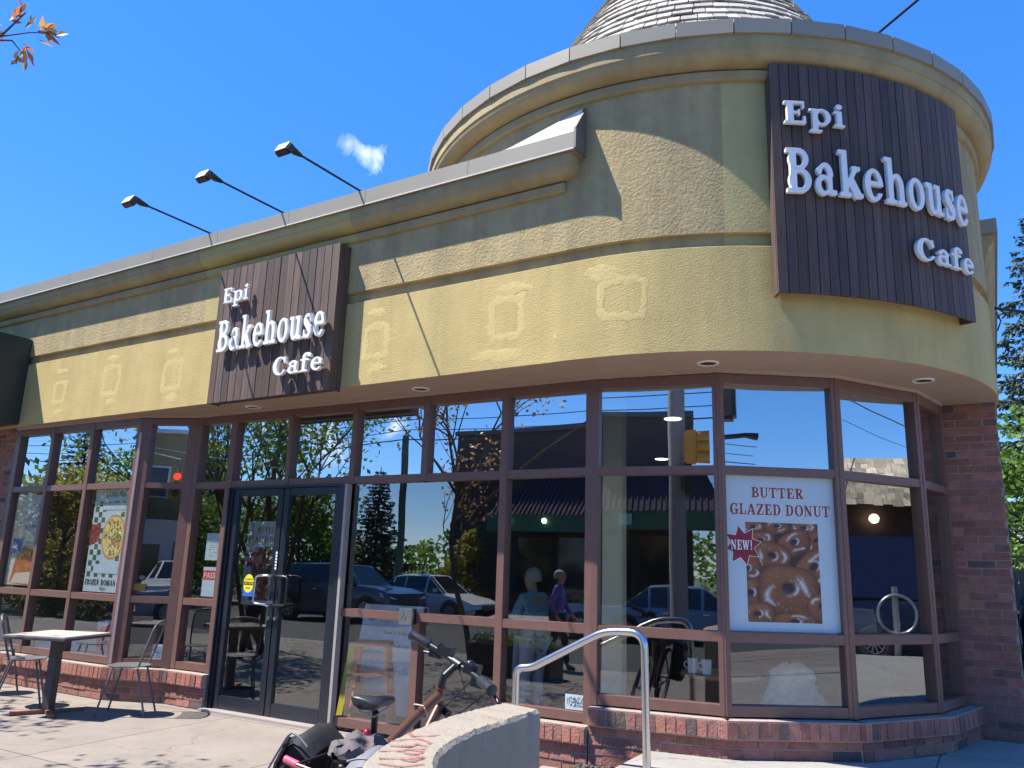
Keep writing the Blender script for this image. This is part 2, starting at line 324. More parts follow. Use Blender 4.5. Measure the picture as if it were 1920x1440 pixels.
M['soffit'] = mat('soffit_stucco', (0.39, 0.285, 0.225), .9, var=.10, scale=3, bump=.4, bscale=70, dirt=.2, dcol=(.25, .16, .12))
M['trim'] = mat('beige_trim', (0.46, 0.33, 0.30), .6, var=.06)
M['frame'] = mat('brown_frame', (0.165, 0.088, 0.072), .38, var=.10, scale=12, dirt=.25, dscale=6, dcol=(.20, .125, .112), spec=.5)
M['brick'] = mat('red_brick', (0.31, 0.135, 0.11), .88, var=.28, scale=14, bump=.8, bscale=50, tint=True, dirt=.25, dscale=7, dcol=(.22, .135, .105))
M['mortar'] = mat('mortar', (0.33, 0.275, 0.25), .95, var=.2, scale=20, bump=.6)
M['plank'] = mat('sign_plank', (0.092, 0.061, 0.049), .7, var=.4, scale=7, tint=True, stretch=(6, 6, .35), bump=.25, bscale=14)
M['letter'] = mat('white_letter', (0.82, 0.82, 0.82), .35, var=.02)
M['black'] = mat('black_metal', (0.012, 0.013, 0.018), .38, var=.1)
M['door'] = mat('door_aluminium', (0.012, 0.016, 0.027), .30, var=.15, scale=5, dirt=.2, dcol=(.05, .055, .07), spec=.6)
M['alu'] = mat('pale_aluminium', (0.36, 0.32, 0.30), .4, var=.08, dirt=.3, dscale=4)
M['steel'] = mat('brushed_steel', (0.62, 0.62, 0.62), .24, metal=1.0, var=.05)
M['shingle'] = mat('cedar_shingle', (0.43, 0.40, 0.36), .9, var=.25, scale=9, tint=True, bump=.5, bscale=30, dirt=.3, dcol=(.16, .14, .12))
M['underlay'] = mat('roof_underlay', (.03, .028, .026), .9)
M['concrete'] = mat('wall_concrete', (0.29, 0.25, 0.20), .92, var=.16, scale=9, bump=.8, bscale=45, dirt=.45, dscale=9, dcol=(.2, .18, .16))
M['glass'] = glass('window_glass', .21, (.88, .92, .90))
M['glassd'] = glass('door_glass', .16, (.9, .92, .92))
M['glasst'] = glass('transom_glass', .50, (.80, .85, .84)); M['glassc'] = glass('clear_glass', .13, (.96, .97, .97))
M['white'] = mat('white_paint', (.75, .75, .74), .5, var=.05)
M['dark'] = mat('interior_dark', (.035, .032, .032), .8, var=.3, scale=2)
M['roofing'] = mat('flat_roofing', (.12, .12, .115), .95, var=.2, scale=3)
# ------------------------------------------------------------------ building geometry helpers
CX, CY, RW = -2.42, 2.18, 2.7116
TH0 = rad(-91.3176)
def wl(x, z, o=0.0): return Vector((x-.023*o, -.588-.023*x-o, z))
def tw(th, z, o=0.0): return Vector((CX+(RW+o)*math.cos(th), CY+(RW+o)*math.sin(th), z))
B = thing('cafe_building', 'tan and yellow stucco corner cafe with a round shingled turret and brown window frames', 'building', (-4, 3, 0))
def sweep(name, pts, prof, mats, mi, parent=B, smooth=40, cap0=False, cap1=False, closed=False):
    """pts: functions (o, z) -> point, one per station; prof: list of (o, z); mi(station, segment) -> material slot"""
    mb = MB(); k = len(pts); n = len(prof); vs = [p(o, z) for p in pts for (o, z) in prof]; mb.add(vs, [])
    for i in range(k if closed else k-1):
        for j in range(n-1):
            i2 = (i+1) % k
            mb.f.append([i*n+j, i2*n+j, i2*n+j+1, i*n+j+1]); mb.t.append((1, 1, 1)); mb.m.append(mi(i, j))
    if cap0: mb.f.append(list(range(n))); mb.t.append((1, 1, 1)); mb.m.append(mi(0, 0))
    if cap1: mb.f.append([(k-1)*n+j for j in range(n-1, -1, -1)]); mb.t.append((1, 1, 1)); mb.m.append(mi(k-2, 0))
    return mb.build(name, mats, parent, smooth)
F = lambda x: (lambda o, z: wl(x, z, o))
T = lambda th: (lambda o, z: tw(th, z, o))
wall_prof = [(-.06, 3.0), (0, 3.0), (0, 3.795), (-.008, 3.80), (-.045, 3.805), (-.045, 3.90), (-.002, 3.905), (-.002, 4.41)]
fx = [-13.5, -6.95, -4.80, CX+RW*math.cos(TH0)]
sweep('fascia_wall', [F(x) for x in fx], wall_prof, [M['low'], M['up'], M['new']], lambda i, j: 0 if j < 3 else (2 if (i == 1) else 1))
tang = [TH0+rad(2.0)*k for k in range(180)]
s0, s1 = rad(-69.0), rad(-21.5)
sweep('turret_wall', [T(a) for a in tang], wall_prof[:-1]+[(-.002, 5.16)], [M['low'], M['up'], M['new']], lambda i, j: 0 if j < 3 else (2 if s0 <= tang[i] <= s1 else 1), closed=True)
def cove(o0, z0, o1, z1, n=7): return [(o1-(o1-o0)*math.cos(math.pi/2*k/n), z0+(z1-z0)*math.sin(math.pi/2*k/n)) for k in range(n+1)]
def cove2(o0, z0, o1, z1, n=7): return [(o0+(o1-o0)*math.sin(math.pi/2*k/n), z1-(z1-z0)*math.cos(math.pi/2*k/n)) for k in range(n+1)]
corn_prof = [(-.05, 4.405), (.022, 4.405), (.034, 4.415), (.034, 4.478), (.0, 4.481), (.0, 4.493), (.03, 4.495)]+cove2(.03, 4.497, .138, 4.582)+[(.148, 4.586), (.148, 4.682), (-.05, 4.682)]
cx_end = -2.455
def endpt(o, z): return wl(cx_end+(max(o, 0)-.17), z, o)
sweep('cornice', [F(-13.5), F(-6.95), F(-4.80), endpt], corn_prof, [M['corn'], M['new']], lambda i, j: 1 if i == 1 else 0, cap1=False)
def capmesh():
    mb = MB(); pr = corn_prof
    vs = [endpt(o, z) for o, z in pr]+[wl(cx_end+(max(o, 0)-.17), z, -.25) for o, z in pr]; n = len(pr); mb.add(vs, [(j, n+j, n+j+1, j+1) for j in range(n-1)])
    return mb
capmesh().build('cornice_return', M['corn'], B, 40)
# flat coping as lengths of folded metal with open joints
xs = [-13.5, -11.2, -9.4, -7.75, -6.66, -5.60, -4.60, -3.45, cx_end+.02]
mb = MB()
def copsec(mb, p0, p1, zb, zt, oo, inn, lip=.012):
    for (a, b, c, d) in (((inn, zb), (oo, zb), (oo, zt), (inn, zt+.015)),):
        q = [p0(*a), p0(*b), p0(*c), p0(*d), p1(*a), p1(*b), p1(*c), p1(*d)]
        mb.hexa([q[0], q[4], q[5], q[1], q[3], q[7], q[6], q[2]])
for a, b in zip(xs[:-1], xs[1:]): copsec(mb, F(a+.002), F(b-.002), 4.676, 4.822, .172, -.30)
mb.build('coping', M['coping'], B)
mb = MB(); 
mb.hexa([wl(-13.5, 4.668, .167), wl(cx_end+.02, 4.668, .167), wl(cx_end+.02, 4.668, .178), wl(-13.5, 4.668, .178), wl(-13.5, 4.679, .167), wl(cx_end+.02, 4.679, .167), wl(cx_end+.02, 4.679, .178), wl(-13.5, 4.679, .178)])
mb.build('drip_edge', M['edge'], B)
# turret crown
crown = [(-.05, 5.15), (.02, 5.15), (.032, 5.16), (.032, 5.228), (.0, 5.231), (.0, 5.243), (.03, 5.245)]+cove2(.03, 5.247, .148, 5.348)+[(.158, 5.352), (.158, 5.455), (-.05, 5.455)]
sweep('turret_cornice', [T(a) for a in tang], crown, [M['corn'], M['new']], lambda i, j: 0, closed=True)
mb = MB(); nseg = 42
for k in range(nseg):
    a, b = TH0+2*math.pi*k/nseg+.0015, TH0+2*math.pi*(k+1)/nseg-.0015
    copsec(mb, T(a), T(b), 5.452, 5.575, .186, -.35)
mb.build('turret_coping', M['coping'], B)
# shingled cone
mb = MB(); rb, zb, ha = 2.31, 5.56, 3.8; sl_len = math.hypot(rb, ha); row = .135; ca, sa = ha/sl_len, rb/sl_len
mb2 = MB(); mb2.lathe([(rb-.02, zb), (.02, zb+ha)], (CX, CY, 0), 48); mb2.build('roof_deck', M['underlay'], B)
nrow = int(sl_len/row)
for i in range(nrow):
    d0 = i*row; r_ = rb*(1-d0/sl_len)
    if r_ < .12: break
    th = R.uniform(0, .3); end = th+2*math.pi
    while th < end-.01:
        w = R.uniform(.085, .20); dth = w/r_; a0, a1 = th, min(th+dth-.010/r_, end); th += dth
        dd = d0+R.uniform(-.012, .012); lift = .012+R.uniform(0, .012); q = []
        for (dist, off) in ((dd, lift), (dd, lift+.018), (dd+row*1.35, .002), (dd+row*1.35, .008)):
            rr = rb*(1-dist/sl_len)+off*ca; zz = zb+ha*dist/sl_len+off*sa; q.append((rr, zz))
        P_ = lambda a, k: (CX+q[k][0]*math.cos(a), CY+q[k][0]*math.sin(a), q[k][1])
        t = R.uniform(.72, 1.18); t2 = t*R.uniform(.94, 1.04)
        mb.hexa([P_(a0, 0), P_(a1, 0), P_(a1, 2), P_(a0, 2), P_(a0, 1), P_(a1, 1), P_(a1, 3), P_(a0, 3)], (t, t, t2))
rf = mb.build('turret_roof', M['shingle'], B)
# step flashing where the parapet meets the turret
mb = MB(); mb.hexa([wl(-3.5, 4.815, .03), wl(-2.44, 4.815, .10), wl(-2.44, 4.815, .085), wl(-3.5, 4.815, .015), wl(-3.5, 4.84, .03), wl(-2.44, 5.09, .028), wl(-2.44, 5.09, .013), wl(-3.5, 4.84, .015)])
mb.build('flashing', mat('flashing_metal', (.70, .66, .64), .5, var=.05), B)
mb = MB(); mb.hexa([wl(-2.435, 4.67, .185), wl(-2.415, 4.67, .185), wl(-2.415, 4.67, -.02), wl(-2.435, 4.67, -.02), wl(-2.435, 4.85, .18), wl(-2.415, 4.85, .18), wl(-2.415, 5.11, .0), wl(-2.435, 5.11, .0)])
mb.build('flashing_upstand', mat('dark_flashing', (.12, .115, .115), .5), B)
# soffit, roof
gl = [(-13.5, -.1), (-10.5, -.1), (-8.1, -.1), (-7.4, .15), (-2.6, .15), (-1.66, .3), (-.95, .8), (-.45, 1.55), (-.33, 2.12), (-.33, 2.6)]
outer = [wl(x, 0, -.012) for x in (-13.5, -8, -5, -2.5)]+[tw(TH0+rad(2)*k, 0, -.012) for k in range(1, 48)]
mb = MB(); mb.prism([(p[0], p[1]) for p in outer]+[(.24, 2.6)]+gl[::-1], 2.999, 3.03); mb.build('soffit', M['soffit'], B)
mb = MB(); mb.prism([(-13.5, .02), (-2.7, .02), (.1, 2.6), (.1, 14), (-13.5, 14)], 4.5, 4.6); mb.build('flat_roof', M['roofing'], B)
# ------------------------------------------------------------------ storefront
VX = dict(Z=Vector((-10.5, -.26)), Bc=Vector((-8.0, -.26)), Cc=Vector((-7.372, 0)), Ec=Vector((-2.576, 0)), Fc=Vector((-1.597, .152)), Gc=Vector((-.82, .685)), Hc=Vector((-.305, 1.485)), Ic=Vector((-.156, 2.12)))
def fac(a, b):
    a, b = VX[a], VX[b]; t = (b-a); L = t.length; t.normalize(); n = Vector((t.y, -t.x))
    return (lambda s, z, o=0.0: Vector((a.x+t.x*s+n.x*o, a.y+t.y*s+n.y*o, z))), L, n
def fbox(mb, P, s0, s1, z0, z1, o0, o1, tint=(1, 1, 1)):
    mb.hexa([P(s0, z0, o1), P(s1, z0, o1), P(s1, z0, o0), P(s0, z0, o0), P(s0, z1, o1), P(s1, z1, o1), P(s1, z1, o0), P(s0, z1, o0)], tint)
def storefront(a, b, posts, rails, panes, gm='glass'):
    P, L, n = fac(a, b); mb = MB()
    for s0, s1, z0, z1 in posts: fbox(mb, P, s0, s1, z0, z1, -.10, .0)
    for s0, s1, z0, z1 in rails: fbox(mb, P, s0, s1, z0, z1, -.096, -.004)
    # glazing beads and gaskets
    fr = mb.build('window_frame', M['frame'], B, bevel=.0025)
    for s0, s1, z0, z1 in panes:
        m2 = MB(); m2.add([P(s0-.01, z0-.01, -.052), P(s1+.01, z0-.01, -.052), P(s1+.01, z1+.01, -.052), P(s0-.01, z1+.01, -.052)], [(0, 1, 2, 3)]); m2.build('pane', M['glasst' if z0 > 2.2 else ('glassc' if a in ('Z', 'Bc') or (a == 'Cc' and s1 < .6) or (a in ('Ec', 'Fc') and z1 < 1) or (a == 'Cc' and z1 < 1) else gm)], fr)
    return P, L, fr
Z0, HT, R1a, R1b, R2a, R2b = .323, 2.97, 2.18, 2.25, .965, 1.037
HB = 2.885
def cols(ps, zr): return [(a[1], b[0], z0, z1) for a, b in zip(ps[:-1], ps[1:]) for z0, z1 in zr]
# left bay
w = .033
P, L, n_ = fac('Z', 'Bc')
ps = [(0, .10), (.77, .835), (1.565, 1.63), (L-.07, L)]
storefront('Z', 'Bc', [(p[0], p[1], Z0, HT) for p in ps], [(.05, L-.03, HB, HT-.003), (.05, L-.03, R1a, R1b), (.05, L-.03, R2a, R2b), (.05, L-.03, Z0+.003, Z0+.075)], cols(ps, [(Z0+.075, R2a), (R2b, R1a), (R1b, HB)]))
# return of the bay
P, L, n_ = fac('Bc', 'Cc'); ps = [(.005, .13), (L-.11, L)]
storefront('Bc', 'Cc', [(p[0], p[1], Z0, HT-.004) for p in ps], [(.05, L-.03, HB+.005, HT-.007), (.05, L-.03, R1a+.005, R1b-.005), (.05, L-.03, R2a, R2b), (.05, L-.03, Z0+.006, Z0+.08)], cols(ps, [(Z0+.08, R2a), (R2b, R1a), (R1b, HB)]))
mb = MB(); Pb, _, _ = fac('Bc', 'Cc'); fbox(mb, Pb, -.008, .022, Z0+.02, 2.80, -.02, .012); mb.build('corner_trim', M['trim'], B)
# recessed straight run
P, L, n_ = fac('Cc', 'Ec'); X = lambda x: x+7.372
posts = [(0, .07, Z0, HT), (X(-6.84), X(-6.745), Z0, HT-.002), (X(-5.985), X(-5.925), R1a, HT), (X(-5.135), X(-5.07), R1a, HT), (X(-4.285), X(-4.215), R1a, HT), (X(-4.285), X(-4.205), .02, R2a), (X(-3.445), X(-3.375), .02, HT), (L-.066, L, Z0-.1, HT)]
rails = [(.03, L-.03, HB, HT-.003), (.03, L-.03, R1a, R1b), (.03, X(-6.78), R2a, R2b), (X(-5.11), L-.03, R2a, R2b), (.03, X(-6.78), Z0+.003, Z0+.075), (X(-5.11), X(-3.4), .022, .10), (X(-3.4), L-.03, Z0+.003, Z0+.07)]
pn = []
for x0, x1 in ((-7.30, -6.84), (-6.745, -5.985), (-5.925, -5.135), (-5.07, -4.285), (-4.215, -3.445), (-3.375, -2.642)): pn.append((X(x0), X(x1), R1b, HB))
pn += [(X(-7.30), X(-6.84), R2b, R1a), (X(-7.30), X(-6.84), Z0+.075, R2a), (X(-5.11), X(-3.445), R2b, R1a), (X(-3.375), X(-2.642), R2b, R1a), (X(-5.11), X(-4.285), .10, R2a), (X(-4.205), X(-3.445), .10, R2a), (X(-3.375), X(-2.642), Z0+.07, R2a)]
storefront('Cc', 'Ec', posts, rails, pn)
# round corner facets
Z2 = .4576
for a, b in (('Ec', 'Fc'), ('Fc', 'Gc'), ('Gc', 'Hc'), ('Hc', 'Ic')):
    P, L, n_ = fac(a, b); ps = [(-.012, .045), (L-.045, L+.012)]
    storefront(a, b, [(ps[0][0], ps[0][1], Z2, HT-.002), (ps[1][0], ps[1][1], Z2+.002, HT-.004)], [(.0, L-.0, HB+.002, HT-.006), (.0, L, R1a+.002, R1b-.002), (.0, L, R2a, R2b), (.0, L, Z2+.004, Z2+.078)], cols(ps, [(Z2+.078, R2a), (R2b, R1a), (R1b, HB)]))
mb = MB()
for a, b in (('Z', 'Bc'), ('Bc', 'Cc'), ('Cc', 'Ec'), ('Ec', 'Fc'), ('Fc', 'Gc'), ('Gc', 'Hc'), ('Hc', 'Ic')):
    P, L, n_ = fac(a, b); fbox(mb, P, -.002, L+.002, HT-.001, 2.9985, -.10, .008)
mb.build('head_trim', M['trim'], B)
# doors
def door(x0, x1, hs, outside):
    d = MB(); y0, y1 = -.012, .04; zt = 2.155
    fb = lambda a, b, c, e, q0=y0, q1=y1: d.bb((a, q0, c), (b, q1, e))
    fb(x0, x0+.075, .012, zt); fb(x1-.075, x1, .012, zt); fb(x0+.075, x1-.075, zt-.07, zt-.001, y0+.003, y1); fb(x0+.075, x1-.075, .013, .135, y0+.003, y1)
    o = d.build('door', M['door'], B, bevel=.003)
    g = MB(); g.add([(x0+.07, .012, .13), (x1-.07, .012, .13), (x1-.07, .012, zt-.06), (x0+.07, .012, zt-.06)], [(0, 1, 2, 3)]); g.build('pane', M['glassd'], o)
    h = MB(); c = hs; sg = -1 if outside == 'l' else 1
    h.tube([(c, -.012, 1.02), (c, -.06, 1.02), (c+sg*.012, -.075, 1.025), (c+sg*.15, -.075, 1.03), (c+sg*.175, -.078, 1.05), (c+sg*.175, -.078, 1.27), (c+sg*.15, -.075, 1.295), (c+sg*.012, -.075, 1.30), (c, -.06, 1.30), (c, -.012, 1.30)], .012, 8); h.build('handle', M['steel'] if outside == 'l' else M['black'], o, 50)
    k = MB(); k.lathe([(.0, .02), (.018, .02), (.018, 0)], (c+.0, -.014, .90), 12, Matrix.Rotation(rad(90), 3, 'X')); k.build('lock', M['steel'], o)
    return o
dl_ = door(-6.665, -5.955, -5.99, 'l'); dr_ = door(-5.945, -5.195, -5.905, 'r')
mb = MB(); mb.bb((-6.743, -.03, 0), (-6.668, .07, 2.178)); mb.bb((-5.192, -.03, 0), (-5.136, .07, 2.178)); mb.bb((-6.668, -.028, 2.158), (-5.192, .07, 2.176)); mb.bb((-6.72, -.05, .0), (-6.70, -.03, 2.17)); mb.build('door_frame', M['door'], B, bevel=.002)
mb = MB(); mb.bb((-5.134, -.035, .0), (-5.104, .03, 2.178)); mb.build('door_jamb', M['alu'], B)
mb = MB(); mb.bb((-6.74, -.12, -.03), (-5.1, .07, .010)); mb.build('threshold', M['alu'], B, bevel=.003)
# ------------------------------------------------------------------ brickwork
MORT = MB(); BR = MB()
def btint():
    r_ = R.random(); k = R.uniform(.75, 1.2)
    if r_ < .07: return (.38*k, .62*k, .75*k)
    if r_ < .25: return (.8*k, .85*k, .9*k)
    return (k, k*R.uniform(.9, 1.1), k*R.uniform(.88, 1.08))
def offs(poly, d):
    res = []
    for i, p in enumerate(poly):
        ns = []
        for a, b in ((i-1, i), (i, i+1)):
            if a >= 0 and b < len(poly): t = (poly[b]-poly[a]).normalized(); ns.append(Vector((t.y, -t.x)))
        n = sum(ns, Vector((0, 0))).normalized(); res.append(p+n*(d/max(.5, n.dot(ns[0]))))
    return res
def course(poly, z0, h, Lb, depth, phase=0.0, slope=0.0, gap=.010, tints=True, jit=.004, mort=True, warm=None):
    for a, b in zip(poly[:-1], poly[1:]):
        t = b-a; L = t.length; t = t.normalized(); n = Vector((t.y, -t.x)); s = -phase
        if mort: MORT.hexa([Vector((*(a+n*-.008+t*u-n*v), z)) for z in (z0-.005, z0+h-.004-slope*.5) for u, v in ((0, 0), (L, 0), (L, depth), (0, depth))])
        while s < L-.004:
            u0, u1 = max(s, 0)+gap/2, min(s+Lb, L)-gap/2; s += Lb
            if u1-u0 < .012: continue
            o = R.uniform(-jit, jit); q0 = a+t*u0; q1 = a+t*u1; dz = R.uniform(-.0015, .0015); zt = z0+h-gap*.5+dz
            pts = [(q0+n*o, z0+gap*.5), (q1+n*o, z0+gap*.5), (q1-n*depth, z0+gap*.5), (q0-n*depth, z0+gap*.5), (q0+n*(o-.004), zt-slope), (q1+n*(o-.004), zt-slope), (q1-n*depth, zt), (q0-n*depth, zt)]
            tt = btint(); BR.hexa([Vector((p.x, p.y, z)) for p, z in pts], tt if warm is None else tuple(x*y for x, y in zip(tt, warm)))
def plinth(pts, ztop, nst, zmin, ledge=.10, warm=(1.12, 1.05, 1.0)):
    f = offs(pts, ledge); course(f, ztop-.135, .135, .0725, .19, slope=.016, warm=warm)
    f2 = offs(pts, ledge-.035); z = ztop-.135; k = 0
    while z > zmin: z -= .068; course(f2, z, .068, .213, .12, phase=.1065*(k % 2)); k += 1
V = lambda k: VX[k].copy()
plinth([V('Z'), V('Bc'), V('Cc'), Vector((-6.75, 0))], .328, 4, -.12)
BR.build('brickwork', M['brick'], B); MORT.build('mortar_bed', M['mortar'], B); MORT, BR = MB(), MB()
plinth([Vector((-3.42, 0)), Vector((-2.58, 0))], .325, 4, -.12)
plinth([V('Ec')+Vector((.0, .0)), V('Fc'), V('Gc'), V('Hc'), V('Ic')+Vector((.02, .09))], .462, 4, .05)
def brickwall(p0, p1, z0, z1, ph=0):
    a, b = Vector(p0), Vector(p1); z = z0; k = 0
    while z < z1-.02: course([a, b], z, min(.068, z1-z), .213, .10, phase=.1065*((k+ph) % 2)+R.uniform(-.01, .01)); z += .068; k += 1
brickwall((-.175, 2.262), (.262, 2.262), .0, 3.0)
brickwall((.262, 2.375), (.262, 5.0), .0, 3.0, 1)
BR.build('brickwork', M['brick'], B, bevel=0); MORT.build('mortar_bed', M['mortar'], B)
MORT, BR = MB(), MB(); brickwall((-13.5, -.27), (-10.505, -.27), -.12, 3.0); BR.build('brickwork', M['brick'], B); MORT.build('mortar_bed', M['mortar'], B)
for a_, b_ in (((-.16, 2.28, 0), (.24, 14, 3.0)), ((-13.5, -.15, -.1), (-10.51, .1, 3.0))): mb = MB(); mb.bb(a_, b_); mb.build('core_wall', M['mortar'], B)
# side street parapet
mb = MB(); pr = [(.0, 3.0), (.262, 3.0), (.275, 3.8), (.30, 4.3), (.31, 4.40), (.335, 4.42), (.335, 4.46), (.355, 4.49), (.385, 4.53), (.40, 4.6), (.0, 4.6)]
vs = [(x, 2.35, z) for x, z in pr]+[(x, 14, z) for x, z in pr]; n = len(pr); mb.add(vs, [tuple(range(n)), tuple(range(2*n-1, n-1, -1))]+[(j, n+j, n+(j+1) % n, (j+1) % n) for j in range(n)]); mb.build('side_parapet', M['corn'], B)
mb = MB(); mb.bb((-.1, 2.33, 4.603), (.425, 14, 4.75)); mb.build('side_coping', M['coping'], B, bevel=.004)
# repaired scars of an older sign
def patch_ring(fn, s, z, w, h, t=.062, parent=B, blob=True):
    mb = MB(); n = 28; ri, ro = [], []
    for k in range(n):
        a = 2*math.pi*k/n; c, s_ = math.cos(a), math.sin(a); m = max(abs(c), abs(s_)); c, s_ = c/m, s_/m
        j = R.uniform(-.016, .016)
        ri.append((s+c*(w/2-t/2+j), z+s_*(h/2-t/2+j))); j = R.uniform(-.018, .018); ro.append((s+c*(w/2+t/2+j), z+s_*(h/2+t/2+j)))
    mb.grid([[fn(*p, .0005) for p in ri], [fn(p[0]*.7+q[0]*.3, p[1]*.7+q[1]*.3, .0012) for p, q in zip(ri, ro)], [fn(p[0]*.3+q[0]*.7, p[1]*.3+q[1]*.7, .0012) for p, q in zip(ri, ro)], [fn(*q, .0005) for q in ro]], closed=True)
    mb.build('plaster_patch', M['patch'], parent, 60)
def patch_blob(fn, s, z, w, h):
    mb = MB(); n = 22; out_, mid = [], []
    for k in range(n):
        a = 2*math.pi*k/n; j = R.uniform(.62, 1.2); out_.append((s+w/2*j*math.cos(a), z+h/2*j*math.sin(a))); mid.append((s+w/2*j*.8*math.cos(a), z+h/2*j*.8*math.sin(a)))
    rows = [[fn(*p, .0005) for p in out_], [fn(*p, .0012) for p in mid], [fn(s+(p[0]-s)*.05, z+(p[1]-z)*.05, .0014) for p in mid]]
    mb.grid(rows, closed=True); mb.f.append([2*n+k for k in range(n)]); mb.t.append((1, 1, 1)); mb.m.append(0); mb.build('plaster_patch', M['patch'], B, 60)
fl = lambda s, z, o: wl(s, z, o)
ft = lambda s, z, o: tw(s/RW, z, o)
for x, z, w_, h_ in ((-9.52, 3.36, .22, .24), (-8.48, 3.41, .30, .32), (-7.37, 3.36, .28, .30), (-4.5, 3.39, .25, .28)):
    patch_ring(fl, x, z, w_, h_); patch_blob(fl, x-.02, z+.27, .24, .09); patch_blob(fl, x+.03, z-.25, .22, .11)
patch_ring(fl, -3.12, 3.42, .28, .32); patch_blob(fl, -3.05, 3.66, .34, .13); patch_blob(fl, -3.2, 3.12, .5, .12); patch_blob(fl, -2.66, 3.19, .05, .09)
patch_ring(ft, RW*rad(-83.5), 3.44, .34, .28); patch_blob(ft, RW*rad(-86.5), 3.66, .36, .14)
# ------------------------------------------------------------------ interior shell
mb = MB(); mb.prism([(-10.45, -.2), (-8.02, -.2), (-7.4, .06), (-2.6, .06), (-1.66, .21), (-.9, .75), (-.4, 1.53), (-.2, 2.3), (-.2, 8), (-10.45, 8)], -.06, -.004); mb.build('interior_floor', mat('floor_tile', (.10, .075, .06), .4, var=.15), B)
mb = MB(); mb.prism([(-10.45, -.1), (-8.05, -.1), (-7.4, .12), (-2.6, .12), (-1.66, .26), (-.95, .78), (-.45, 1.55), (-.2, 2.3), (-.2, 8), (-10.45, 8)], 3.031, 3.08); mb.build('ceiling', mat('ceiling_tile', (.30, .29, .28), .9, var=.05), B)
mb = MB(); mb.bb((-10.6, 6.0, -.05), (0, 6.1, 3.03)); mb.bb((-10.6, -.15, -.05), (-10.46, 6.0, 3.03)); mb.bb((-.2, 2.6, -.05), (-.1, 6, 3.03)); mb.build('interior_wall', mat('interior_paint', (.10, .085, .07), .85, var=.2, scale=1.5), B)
mb = MB(); mb.bb((-9.9, 3.2, 0), (-3.6, 3.9, 1.1)); mb.bb((-9.95, 3.15, 1.1), (-3.55, 3.95, 1.15)); mb.build('counter', mat('counter_wood', (.10, .05, .03), .5), B)
mb = MB(); mb.bb((-2.68, .42, 0), (-2.50, .52, 3.03)); mb.build('column', mat('cream_column', (.82, .74, .46), .7, var=.06), B, bevel=.006)
SPOT = emit('spot_glow', (1, .93, .8), 4.0)
for x, y in ((-2.66, 2.18), (-3.82, 5.04)):
    mb = MB(); mb.lathe([(0, 3.024), (.085, 3.024), (.09, 3.03)], (x, y, 0), 20); mb.build('ceiling_spot', SPOT, B)
